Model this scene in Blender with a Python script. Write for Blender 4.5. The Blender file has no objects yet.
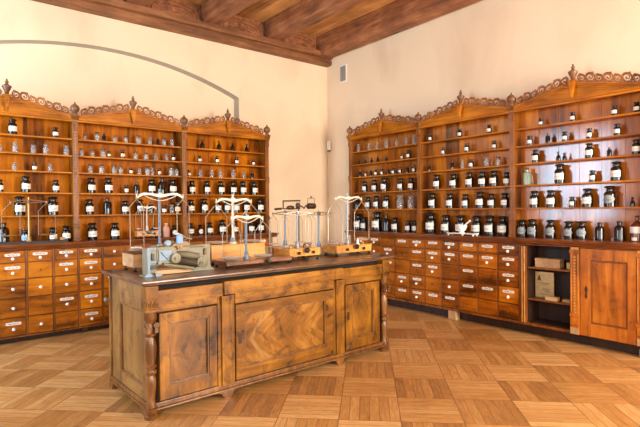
import bpy, bmesh, math, random
from math import sin, cos, pi, radians
from mathutils import Vector, Matrix
random.seed(7)
SC = bpy.context.scene
COL = SC.collection

# ------------------------------------------------------------------ materials
MATS = {}
def new_mat(name):
    m = bpy.data.materials.new(name); m.use_nodes = True
    nt = m.node_tree; b = nt.nodes['Principled BSDF']
    MATS[name] = m
    return m, nt, b
def plain(name, col, rough=.5, metal=0.0, spec=.5, noise=0.0, nscale=12, emit=None):
    m, nt, b = new_mat(name)
    b.inputs['Base Color'].default_value = (*col, 1)
    b.inputs['Roughness'].default_value = rough
    b.inputs['Metallic'].default_value = metal
    b.inputs['Specular IOR Level'].default_value = spec
    if noise:
        tc = nt.nodes.new('ShaderNodeTexCoord'); n = nt.nodes.new('ShaderNodeTexNoise')
        n.inputs['Scale'].default_value = nscale; n.inputs['Detail'].default_value = 5
        nt.links.new(tc.outputs['Object'], n.inputs['Vector'])
        r = nt.nodes.new('ShaderNodeValToRGB')
        r.color_ramp.elements[0].position = .3; r.color_ramp.elements[1].position = .7
        r.color_ramp.elements[0].color = (*[c * (1 - noise) for c in col], 1)
        r.color_ramp.elements[1].color = (*[min(1, c * (1 + noise)) for c in col], 1)
        nt.links.new(n.outputs['Fac'], r.inputs['Fac']); nt.links.new(r.outputs['Color'], b.inputs['Base Color'])
    return m
def math_node(nt, op, a, b=None, c=None):
    n = nt.nodes.new('ShaderNodeMath'); n.operation = op
    for i, v in enumerate((a, b, c)):
        if v is None: continue
        if isinstance(v, (int, float)): n.inputs[i].default_value = v
        else: nt.links.new(v, n.inputs[i])
    return n.outputs[0]
TONE = {'shelf': .7, 'rail': .9, 'back': .88, 'drawer': 1.0, 'frame': .8, 'worktop': .8, 'carved': .7, 'urn': .7, 'door': 1.05, 'counter': .78, 'veneer': .76, 'slab': .8, 'beam': .95}
def wood(name, dark, mid, light, grain='z', scale=1.0, rough=.4, plank=None, plank_axis='x', mirror=None, coat=0.0, blotch=.35, spec=.5, vary=0.0, stain=0.0, coat_ior=1.5):
    """streaked timber; grain runs along the named object axis; plank = board width that changes tone"""
    gn = TONE.get(name.split('_')[0], 1.0)
    dark, mid, light = [[c * g for c in col] for col, g in ((dark, gn * .72), (mid, gn), (light, gn * 1.05))]
    m, nt, b = new_mat(name)
    tc = nt.nodes.new('ShaderNodeTexCoord')
    sep = nt.nodes.new('ShaderNodeSeparateXYZ'); nt.links.new(tc.outputs['Object'], sep.inputs[0])
    X, Y, Z = sep.outputs
    if mirror:                                  # book-matched veneer: centre (mx, mz), diagonal figure
        mx, mz, kind = mirror
        ax = math_node(nt, 'ABSOLUTE', math_node(nt, 'SUBTRACT', X, mx))
        az = math_node(nt, 'ABSOLUTE', math_node(nt, 'SUBTRACT', Z, mz))
        if kind == 'chevron':
            across = math_node(nt, 'SUBTRACT', X, math_node(nt, 'MULTIPLY', az, 1.1)); along = math_node(nt, 'ADD', az, X)
        else:
            across = math_node(nt, 'ADD', ax, math_node(nt, 'MULTIPLY', az, .45)); along = math_node(nt, 'SUBTRACT', az, ax)
        comb = nt.nodes.new('ShaderNodeCombineXYZ')
        nt.links.new(math_node(nt, 'MULTIPLY', across, 11 * scale), comb.inputs[0])
        nt.links.new(math_node(nt, 'MULTIPLY', along, 2.5 * scale), comb.inputs[1])
        vec = comb.outputs[0]
    else:
        mp = nt.nodes.new('ShaderNodeMapping')
        s = {'x': (1.6, 16, 16), 'y': (16, 1.6, 16), 'z': (16, 16, 1.6)}[grain]
        mp.inputs['Scale'].default_value = [v * scale for v in s]
        nt.links.new(tc.outputs['Object'], mp.inputs['Vector']); vec = mp.outputs[0]
    pl = None
    if plank:
        A = {'x': X, 'y': Y, 'z': Z}[plank_axis]
        cell = math_node(nt, 'FLOOR', math_node(nt, 'DIVIDE', A, plank))
        wn = nt.nodes.new('ShaderNodeTexWhiteNoise'); wn.noise_dimensions = '1D'
        nt.links.new(cell, wn.inputs['W']); pl = wn.outputs['Value']
        va = nt.nodes.new('ShaderNodeVectorMath'); va.operation = 'ADD'
        nt.links.new(vec, va.inputs[0])
        cb = nt.nodes.new('ShaderNodeCombineXYZ')
        nt.links.new(math_node(nt, 'MULTIPLY', pl, 37.0), cb.inputs[0]); nt.links.new(math_node(nt, 'MULTIPLY', pl, 53.0), cb.inputs[2])
        nt.links.new(cb.outputs[0], va.inputs[1]); vec = va.outputs[0]
    n = nt.nodes.new('ShaderNodeTexNoise'); n.inputs['Scale'].default_value = 1.0
    n.inputs['Detail'].default_value = 7; n.inputs['Roughness'].default_value = .62; n.inputs['Distortion'].default_value = .6
    nt.links.new(vec, n.inputs['Vector'])
    n2 = nt.nodes.new('ShaderNodeTexNoise'); n2.inputs['Scale'].default_value = 3.2; n2.inputs['Detail'].default_value = 4
    nt.links.new(tc.outputs['Object'], n2.inputs['Vector'])
    f = math_node(nt, 'ADD', math_node(nt, 'MULTIPLY', n.outputs['Fac'], 1 - blotch), math_node(nt, 'MULTIPLY', n2.outputs['Fac'], blotch))
    if pl is not None:
        f = math_node(nt, 'ADD', f, math_node(nt, 'MULTIPLY', math_node(nt, 'SUBTRACT', pl, .5), .22))
    if vary:
        oi = nt.nodes.new('ShaderNodeObjectInfo')
        f = math_node(nt, 'ADD', f, math_node(nt, 'MULTIPLY', math_node(nt, 'SUBTRACT', oi.outputs['Random'], .5), vary))
    if stain:                                   # old polish gone dark in irregular patches
        n3 = nt.nodes.new('ShaderNodeTexNoise'); n3.inputs['Scale'].default_value = 7; n3.inputs['Detail'].default_value = 8; n3.inputs['Roughness'].default_value = .7; n3.inputs['Distortion'].default_value = 1.0
        nt.links.new(tc.outputs['Object'], n3.inputs['Vector'])
        mr = nt.nodes.new('ShaderNodeMapRange'); mr.inputs['From Min'].default_value = .52; mr.inputs['From Max'].default_value = .72
        nt.links.new(n3.outputs['Fac'], mr.inputs['Value'])
        f = math_node(nt, 'SUBTRACT', f, math_node(nt, 'MULTIPLY', mr.outputs[0], stain))
    r = nt.nodes.new('ShaderNodeValToRGB'); cr = r.color_ramp
    cr.elements[0].position = .30; cr.elements[0].color = (*dark, 1)
    cr.elements[1].position = .68; cr.elements[1].color = (*light, 1)
    e = cr.elements.new(.5); e.color = (*mid, 1)
    nt.links.new(f, r.inputs['Fac']); nt.links.new(r.outputs['Color'], b.inputs['Base Color'])
    b.inputs['Roughness'].default_value = rough
    b.inputs['Specular IOR Level'].default_value = spec
    b.inputs['Coat Weight'].default_value = coat; b.inputs['Coat IOR'].default_value = coat_ior; b.inputs['Coat Roughness'].default_value = .14
    bp = nt.nodes.new('ShaderNodeBump'); bp.inputs['Strength'].default_value = .12; bp.inputs['Distance'].default_value = .004
    nt.links.new(n.outputs['Fac'], bp.inputs['Height']); nt.links.new(bp.outputs[0], b.inputs['Normal'])
    return m

# linear colours
def L(r, g, b):
    f = lambda c: (c / 255 / 12.92) if c / 255 <= .04045 else ((c / 255 + .055) / 1.055) ** 2.4
    return (f(r), f(g), f(b))
wood('shelf_wood', L(80, 40, 8), L(150, 84, 16), L(190, 116, 30), 'z', 1, .42, coat=.1, spec=.35)
wood('rail_wood_x', L(108, 58, 6), L(184, 106, 12), L(216, 138, 28), 'x', 1, .45, coat=.0, spec=.2)
wood('rail_wood_y', L(108, 58, 6), L(184, 106, 12), L(216, 138, 28), 'y', 1, .45, coat=.02, spec=.2)
wood('back_x', L(84, 40, 1), L(178, 94, 2), L(216, 126, 6), 'z', .8, .45, plank=.215, plank_axis='x', coat=.0, spec=.08)
wood('back_y', L(88, 42, 1), L(178, 94, 2), L(216, 126, 6), 'z', .8, .5, plank=.215, plank_axis='y', coat=1.0, spec=.15, coat_ior=1.66)
wood('drawer_wood_x', L(100, 50, 2), L(178, 100, 8), L(212, 132, 20), 'x', .9, .45, coat=.03, spec=.2, vary=.2, stain=.12)
wood('drawer_wood_y', L(92, 46, 2), L(166, 88, 8), L(204, 120, 18), 'y', .9, .45, coat=.03, spec=.2, vary=.2, stain=.12)
wood('frame_wood', L(84, 42, 10), L(146, 80, 22), L(182, 108, 40), 'z', 1, .42)
wood('worktop_wood_x', L(88, 42, 20), L(132, 70, 32), L(168, 98, 48), 'x', 1, .34, coat=.2)
wood('worktop_wood_y', L(88, 42, 20), L(132, 70, 32), L(168, 98, 48), 'y', 1, .34, coat=.2)
wood('carved_wood', L(92, 48, 16), L(170, 98, 36), L(214, 142, 66), 'z', 2, .45, blotch=.5)
wood('urn_wood', L(96, 54, 26), L(134, 84, 48), L(170, 118, 74), 'z', 2, .4, blotch=.5)
wood('carcass_dark', L(34, 18, 8), L(50, 26, 12), L(68, 38, 18), 'z', 1, .6)  # dark colour also stands in for shade in drawer and door gaps
wood('door_wood', L(116, 58, 8), L(182, 100, 20), L(212, 134, 40), 'z', .8, .42, coat=.1, spec=.35, stain=.1)
wood('counter_wood_v', L(56, 30, 4), L(142, 88, 14), L(192, 130, 34), 'z', .9, .36, coat=.15, blotch=.5, spec=.35, stain=.22)
wood('counter_wood_h', L(56, 30, 4), L(142, 88, 14), L(192, 130, 34), 'x', .9, .36, coat=.15, blotch=.5, spec=.35, stain=.22)
wood('counter_side', L(96, 60, 24), L(160, 112, 52), L(190, 144, 80), 'z', .9, .4, coat=.1, blotch=.5, stain=.2)
wood('counter_dark', L(62, 34, 12), L(128, 78, 28), L(180, 120, 54), 'z', 1.4, .36, coat=.2)
wood('veneer_small', L(72, 40, 8), L(140, 88, 20), L(182, 124, 42), 'z', 1, .34, mirror=(.325, .43, 'cross'), coat=.15, spec=.35, blotch=.6, stain=.2)
wood('veneer_right', L(72, 40, 8), L(140, 88, 20), L(182, 124, 42), 'z', 1, .34, mirror=(2.12, .43, 'cross'), coat=.15, spec=.35, blotch=.6, stain=.2)
wood('veneer_wide', L(74, 42, 10), L(146, 92, 26), L(200, 142, 60), 'z', .8, .34, mirror=(1.2, .41, 'chevron'), coat=.15, spec=.35, blotch=.35, stain=.2)
wood('slab_wood', L(54, 34, 22), L(104, 68, 40), L(158, 112, 72), 'x', .7, .34, coat=.3, blotch=.5, stain=.2)
wood('beam_wood', L(60, 30, 14), L(146, 88, 50), L(190, 126, 80), 'y', 1.1, .6, blotch=.4)
wood('plate_wood', L(72, 40, 20), L(134, 82, 44), L(172, 116, 72), 'x', .8, .6)
wood('ceiling_plank', L(130, 80, 36), L(196, 136, 74), L(222, 164, 98), 'y', .6, .6, plank=.3, plank_axis='x')
wood('pine', L(176, 110, 42), L(206, 140, 62), L(222, 164, 86), 'x', .8, .35, coat=.2)
wood('pale_pine', L(170, 122, 78), L(192, 148, 98), L(210, 170, 122), 'x', .8, .45)
wood('mahogany', L(74, 38, 20), L(112, 66, 40), L(142, 92, 62), 'x', 1, .3, coat=.3)
wood('raw_block', L(150, 110, 70), L(186, 146, 100), L(206, 168, 122), 'z', 1, .7)
plain('gap_shade_black', (.012, .008, .006), .9)
plain('dark_glass', L(26, 17, 12), .08, 0, .6)
plain('amber_glass', L(72, 26, 10), .08, 0, .6)
plain('reddish_glass', L(96, 36, 16), .1, 0, .6)
plain('stopper_dark', L(30, 22, 18), .15, 0, .6)
plain('white_powder', L(236, 228, 214), .7)
plain('pink_powder', L(206, 156, 134), .7)
plain('yellow_powder', L(222, 176, 78), .6)
plain('enamel_white', L(238, 232, 220), .25)
plain('porcelain', L(244, 240, 232), .2)
plain('ivory_metal', L(206, 196, 176), .4, .1)
plain('steel', L(140, 144, 146), .42, .5)
plain('steel_blue', L(108, 118, 126), .42, .5)
plain('nickel', L(214, 210, 202), .38, .6)
plain('wire', L(150, 138, 120), .4, .4)
plain('brass', L(176, 142, 86), .4, .6)
plain('old_brass', L(122, 94, 62), .45, .5)
plain('black_knob', L(30, 24, 22), .3)
plain('dark_iron', L(72, 50, 36), .4, .5, noise=.2)
plain('machine_enamel', L(124, 116, 90), .4, 0, .5, noise=.08, nscale=8)
plain('machine_pale', L(112, 130, 144), .4, .2)
plain('machine_belt', L(66, 56, 40), .6)
plain('light_blue', L(110, 152, 198), .4)
plain('knob_brass', L(120, 86, 50), .4, .6)
plain('grille', L(150, 146, 138), .5)
plain('plastic_white', L(240, 230, 212), .5)
plain('sensor_grey', L(120, 116, 106), .4)
plain('window_paint', L(230, 226, 216), .5)
plain('parchment', L(206, 176, 124), .6, noise=.12, nscale=20)
plain('ink', L(70, 56, 44), .7)
plain('card_box', L(214, 178, 122), .6)
plain('mat_dark', L(60, 50, 44), .6)

def make_label(name, base, ink_amt=.6):
    m, nt, b = new_mat(name)
    tc = nt.nodes.new('ShaderNodeTexCoord'); sep = nt.nodes.new('ShaderNodeSeparateXYZ')
    nt.links.new(tc.outputs['Object'], sep.inputs[0])
    n = nt.nodes.new('ShaderNodeTexNoise'); n.inputs['Scale'].default_value = 30; n.inputs['Detail'].default_value = 1
    nt.links.new(tc.outputs['Object'], n.inputs['Vector'])
    band = math_node(nt, 'LESS_THAN', math_node(nt, 'ABSOLUTE', math_node(nt, 'SUBTRACT', sep.outputs[2], .33)), .035)
    side = math_node(nt, 'LESS_THAN', math_node(nt, 'ABSOLUTE', sep.outputs[0]), .15)
    mask = math_node(nt, 'MULTIPLY', math_node(nt, 'MULTIPLY', band, side), math_node(nt, 'GREATER_THAN', n.outputs['Fac'], .5))
    mx = nt.nodes.new('ShaderNodeMix'); mx.data_type = 'RGBA'
    nt.links.new(math_node(nt, 'MULTIPLY', mask, ink_amt), mx.inputs['Factor'])
    mx.inputs['A'].default_value = (*base, 1); mx.inputs['B'].default_value = (.12, .07, .05, 1)
    nt.links.new(mx.outputs['Result'], b.inputs['Base Color']); b.inputs['Roughness'].default_value = .45
make_label('label_white', L(240, 232, 218)); make_label('label_cream', L(232, 212, 168)); make_label('label_blue', L(158, 186, 210))
make_label('label_silver', L(140, 144, 142), .9)

m, nt, b = new_mat('clear_glass')
b.inputs['Base Color'].default_value = (.62, .60, .57, 1); b.inputs['Roughness'].default_value = .05
b.inputs['Transmission Weight'].default_value = .7; b.inputs['IOR'].default_value = 1.3
m, nt, b = new_mat('green_glass')
b.inputs['Base Color'].default_value = (.45, .55, .42, 1); b.inputs['Roughness'].default_value = .08
b.inputs['Transmission Weight'].default_value = .6; b.inputs['IOR'].default_value = 1.25

# plaster: cream with faint grey-brown water stains of their own shape
def plaster(name, col, dirty):
    m, nt, b = new_mat(name)
    tc = nt.nodes.new('ShaderNodeTexCoord')
    n = nt.nodes.new('ShaderNodeTexNoise'); n.inputs['Scale'].default_value = .9; n.inputs['Detail'].default_value = 6; n.inputs['Distortion'].default_value = .5
    mp = nt.nodes.new('ShaderNodeMapping'); mp.inputs['Scale'].default_value = (1, 1, .55)
    nt.links.new(tc.outputs['Object'], mp.inputs[0]); nt.links.new(mp.outputs[0], n.inputs['Vector'])
    r = nt.nodes.new('ShaderNodeValToRGB')
    r.color_ramp.elements[0].position = .34; r.color_ramp.elements[0].color = (*dirty, 1)
    r.color_ramp.elements[1].position = .52; r.color_ramp.elements[1].color = (*col, 1)
    nt.links.new(n.outputs['Fac'], r.inputs['Fac']); nt.links.new(r.outputs['Color'], b.inputs['Base Color'])
    b.inputs['Roughness'].default_value = .9; b.inputs['Specular IOR Level'].default_value = .2
    n2 = nt.nodes.new('ShaderNodeTexNoise'); n2.inputs['Scale'].default_value = 14; n2.inputs['Detail'].default_value = 6
    nt.links.new(tc.outputs['Object'], n2.inputs['Vector'])
    bp = nt.nodes.new('ShaderNodeBump'); bp.inputs['Strength'].default_value = .12; bp.inputs['Distance'].default_value = .01
    nt.links.new(n2.outputs['Fac'], bp.inputs['Height']); nt.links.new(bp.outputs[0], b.inputs['Normal'])
plaster('plaster_cream', L(235, 212, 180), L(220, 195, 162))
plaster('plaster_low_bounce', L(150, 128, 104), L(140, 118, 94))  # unseen walls, colour darkened to cut bounced light
plaster('plaster_grey', L(186, 174, 156), L(176, 164, 146))

# basket-weave parquet turned 45 degrees to the room
def parquet():
    m, nt, b = new_mat('parquet')
    T = .424; N = 6
    tc = nt.nodes.new('ShaderNodeTexCoord'); sep = nt.nodes.new('ShaderNodeSeparateXYZ')
    nt.links.new(tc.outputs['Object'], sep.inputs[0])
    x = math_node(nt, 'SUBTRACT', sep.outputs[0], 3.371); y = math_node(nt, 'SUBTRACT', sep.outputs[1], 2.53)
    a = radians(-44.4); ca, sa = cos(a) / T, sin(a) / T
    U = math_node(nt, 'ADD', math_node(nt, 'MULTIPLY', x, ca), math_node(nt, 'MULTIPLY', y, sa))
    V = math_node(nt, 'ADD', math_node(nt, 'MULTIPLY', x, -sa), math_node(nt, 'MULTIPLY', y, ca))
    fu, fv = math_node(nt, 'FLOOR', U), math_node(nt, 'FLOOR', V)
    ru, rv = math_node(nt, 'SUBTRACT', U, fu), math_node(nt, 'SUBTRACT', V, fv)
    par = math_node(nt, 'FLOORED_MODULO', math_node(nt, 'ADD', fu, fv), 2.0)       # 1 = strips along U
    inv = math_node(nt, 'SUBTRACT', 1.0, par)
    acr = math_node(nt, 'ADD', math_node(nt, 'MULTIPLY', rv, par), math_node(nt, 'MULTIPLY', ru, inv))
    alo = math_node(nt, 'ADD', math_node(nt, 'MULTIPLY', ru, par), math_node(nt, 'MULTIPLY', rv, inv))
    sx = math_node(nt, 'MULTIPLY', acr, float(N)); st = math_node(nt, 'FLOOR', sx)
    cb = nt.nodes.new('ShaderNodeCombineXYZ'); nt.links.new(fu, cb.inputs[0]); nt.links.new(fv, cb.inputs[1]); nt.links.new(st, cb.inputs[2])
    wn = nt.nodes.new('ShaderNodeTexWhiteNoise'); nt.links.new(cb.outputs[0], wn.inputs['Vector'])
    cb2 = nt.nodes.new('ShaderNodeCombineXYZ'); nt.links.new(fu, cb2.inputs[0]); nt.links.new(fv, cb2.inputs[1])
    wn2 = nt.nodes.new('ShaderNodeTexWhiteNoise'); nt.links.new(cb2.outputs[0], wn2.inputs['Vector'])
    g = nt.nodes.new('ShaderNodeCombineXYZ')
    nt.links.new(math_node(nt, 'ADD', math_node(nt, 'MULTIPLY', acr, 9.0), math_node(nt, 'MULTIPLY', wn.outputs['Value'], 60.0)), g.inputs[0])
    nt.links.new(math_node(nt, 'ADD', math_node(nt, 'MULTIPLY', alo, 1.3), math_node(nt, 'MULTIPLY', wn.outputs['Value'], 31.0)), g.inputs[1])
    n = nt.nodes.new('ShaderNodeTexNoise'); n.inputs['Scale'].default_value = 2.2; n.inputs['Detail'].default_value = 6; n.inputs['Distortion'].default_value = 1.2
    nt.links.new(g.outputs[0], n.inputs['Vector'])
    f = math_node(nt, 'ADD', math_node(nt, 'MULTIPLY', n.outputs['Fac'], .62), math_node(nt, 'MULTIPLY', wn.outputs['Value'], .20))
    f = math_node(nt, 'ADD', f, math_node(nt, 'MULTIPLY', wn2.outputs['Value'], .17))
    f = math_node(nt, 'ADD', f, math_node(nt, 'MULTIPLY', par, .12))  # tiles with strips along U painted lighter, standing in for grain glare
    r = nt.nodes.new('ShaderNodeValToRGB'); cr = r.color_ramp
    cr.elements[0].position = .22; cr.elements[0].color = (*L(130, 86, 44), 1)
    cr.elements[1].position = .85; cr.elements[1].color = (*L(212, 166, 106), 1)
    e = cr.elements.new(.5); e.color = (*L(176, 124, 66), 1)
    nt.links.new(f, r.inputs['Fac'])
    # joints
    def edge(v, w): return math_node(nt, 'LESS_THAN', math_node(nt, 'SUBTRACT', .5, math_node(nt, 'ABSOLUTE', math_node(nt, 'SUBTRACT', math_node(nt, 'FRACT', v), .5))), w)
    j = math_node(nt, 'MAXIMUM', edge(sx, .03), math_node(nt, 'MAXIMUM', edge(U, .007), edge(V, .007)))
    mx = nt.nodes.new('ShaderNodeMix'); mx.data_type = 'RGBA'
    nt.links.new(math_node(nt, 'MULTIPLY', j, .75), mx.inputs['Factor']); nt.links.new(r.outputs['Color'], mx.inputs['A'])
    mx.inputs['B'].default_value = (*L(84, 46, 20), 1)
    nt.links.new(mx.outputs['Result'], b.inputs['Base Color'])
    nt.links.new(math_node(nt, 'ADD', .34, math_node(nt, 'MULTIPLY', wn.outputs['Value'], .12)), b.inputs['Roughness'])
    b.inputs['Coat Weight'].default_value = .3; b.inputs['Coat Roughness'].default_value = .35
parquet()

# ------------------------------------------------------------------ mesh builder
IDT = lambda p: Vector(p)
class MB:
    def __init__(s, tf=IDT): s.bm = bmesh.new(); s.tf = tf
    def verts(s, pts): return [s.bm.verts.new(s.tf(p)) for p in pts]
    def face(s, vs):
        try: return s.bm.faces.new(vs)
        except ValueError: return None
    def box(s, x0, x1, y0, y1, z0, z1):
        v = s.verts([(x0,y0,z0),(x1,y0,z0),(x1,y1,z0),(x0,y1,z0),(x0,y0,z1),(x1,y0,z1),(x1,y1,z1),(x0,y1,z1)])
        for f in ((0,3,2,1),(4,5,6,7),(0,1,5,4),(1,2,6,5),(2,3,7,6),(3,0,4,7)): s.face([v[i] for i in f])
        return s
    def prism(s, pts, lo, hi, axis='x'):
        """closed outline pts (2-D) extruded from lo to hi along an axis"""
        def P(p, t): return {'x': (t, p[0], p[1]), 'y': (p[0], t, p[1]), 'z': (p[0], p[1], t)}[axis]
        a = s.verts([P(p, lo) for p in pts]); b = s.verts([P(p, hi) for p in pts]); n = len(pts)
        s.face(a[::-1]); s.face(b)
        for i in range(n): s.face([a[i], a[(i+1) % n], b[(i+1) % n], b[i]])
        return s
    def lathe(s, prof, c=(0,0,0), seg=16, axis='z', closed=True):
        """prof: list of (radius, height)"""
        rings = []
        for r, h in prof:
            ring = []
            for k in range(seg):
                a = 2 * pi * k / seg; p = (r * cos(a), r * sin(a), h)
                if axis == 'x': p = (p[2], p[0], p[1])
                elif axis == 'y': p = (p[0], p[2], p[1])
                ring.append((p[0] + c[0], p[1] + c[1], p[2] + c[2]))
            rings.append(s.verts(ring))
        for a, b in zip(rings, rings[1:]):
            for k in range(seg): s.face([a[k], a[(k+1) % seg], b[(k+1) % seg], b[k]])
        if closed: s.face(rings[0][::-1]); s.face(rings[-1])
        return s
    def tube(s, pts, r, seg=6, closed=False, rad=None):
        P = [Vector(p) for p in pts]; n = len(P); rings = []; up = Vector((0, 0, 1))
        prev = None
        for i, p in enumerate(P):
            if closed: t = P[(i+1) % n] - P[i-1]
            else: t = P[min(i+1, n-1)] - P[max(i-1, 0)]
            t.normalize()
            if prev is None:
                a = t.cross(Vector((0, 1, 0)) if abs(t.y) < .9 else Vector((1, 0, 0)))
            else: a = prev - t * prev.dot(t)
            if a.length < 1e-6: a = t.cross(Vector((1, 0, 0)))
            a.normalize(); prev = a; b = t.cross(a)
            rr = rad[i] if rad else r
            rings.append(s.verts([tuple(p + (a * cos(2*pi*k/seg) + b * sin(2*pi*k/seg)) * rr) for k in range(seg)]))
        m = n if closed else n - 1
        for i in range(m):
            A, B = rings[i], rings[(i+1) % n]
            for k in range(seg): s.face([A[k], A[(k+1) % seg], B[(k+1) % seg], B[k]])
        if not closed: s.face(rings[0][::-1]); s.face(rings[-1])
        return s
    def ball(s, c, r, seg=10, sz=(1,1,1)):
        n = seg // 2 + 1; rings = []
        for i in range(1, n):
            a = pi * i / n
            rings.append(s.verts([(c[0] + r*sz[0]*sin(a)*cos(2*pi*k/seg), c[1] + r*sz[1]*sin(a)*sin(2*pi*k/seg), c[2] + r*sz[2]*cos(a)) for k in range(seg)]))
        top = s.verts([(c[0], c[1], c[2] + r*sz[2])])[0]; bot = s.verts([(c[0], c[1], c[2] - r*sz[2])])[0]
        for k in range(seg):
            s.face([top, rings[0][k], rings[0][(k+1) % seg]]); s.face([bot, rings[-1][(k+1) % seg], rings[-1][k]])
            for A, B in zip(rings, rings[1:]): s.face([A[k], B[k], B[(k+1) % seg], A[(k+1) % seg]])
        return s
    def build(s, name, mat, parent=None, smooth=False, bevel=0):
        bmesh.ops.recalc_face_normals(s.bm, faces=s.bm.faces)
        if smooth:
            for f in s.bm.faces: f.smooth = True
            for e in s.bm.edges:
                if len(e.link_faces) == 2 and e.calc_face_angle(0) > radians(42): e.smooth = False
        me = bpy.data.meshes.new(name); s.bm.to_mesh(me); s.bm.free()
        me.materials.append(MATS[mat] if isinstance(mat, str) else mat)
        o = bpy.data.objects.new(name, me); COL.objects.link(o)
        if parent: o.parent = parent
        if bevel:
            md = o.modifiers.new('bevel', 'BEVEL'); md.width = bevel; md.segments = 2; md.limit_method = 'ANGLE'; md.angle_limit = radians(40)
        return o
def tag(o, label, cat, group=None, kind=None):
    o['label'] = label; o['category'] = cat
    if group: o['group'] = group
    if kind: o['kind'] = kind
    return o
def thing(name, label, cat, loc=(0,0,0), rz=0, group=None, scale=None):
    o = bpy.data.objects.new(name, None); COL.objects.link(o)
    o.empty_display_size = .05
    o.location = loc; o.rotation_euler = (0, 0, rz)
    if scale: o.scale = scale
    return tag(o, label, cat, group)
def struct(mb, name, mat, **k):
    o = mb.build(name, mat, **k); o['kind'] = 'structure'; return o
def plabel(o, s): o['label'] = s; return o
def copy_tree(o, parent=None):
    c = o.copy(); COL.objects.link(c)
    if parent: c.parent = parent
    for ch in list(o.children): copy_tree(ch, c)
    return c
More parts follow.
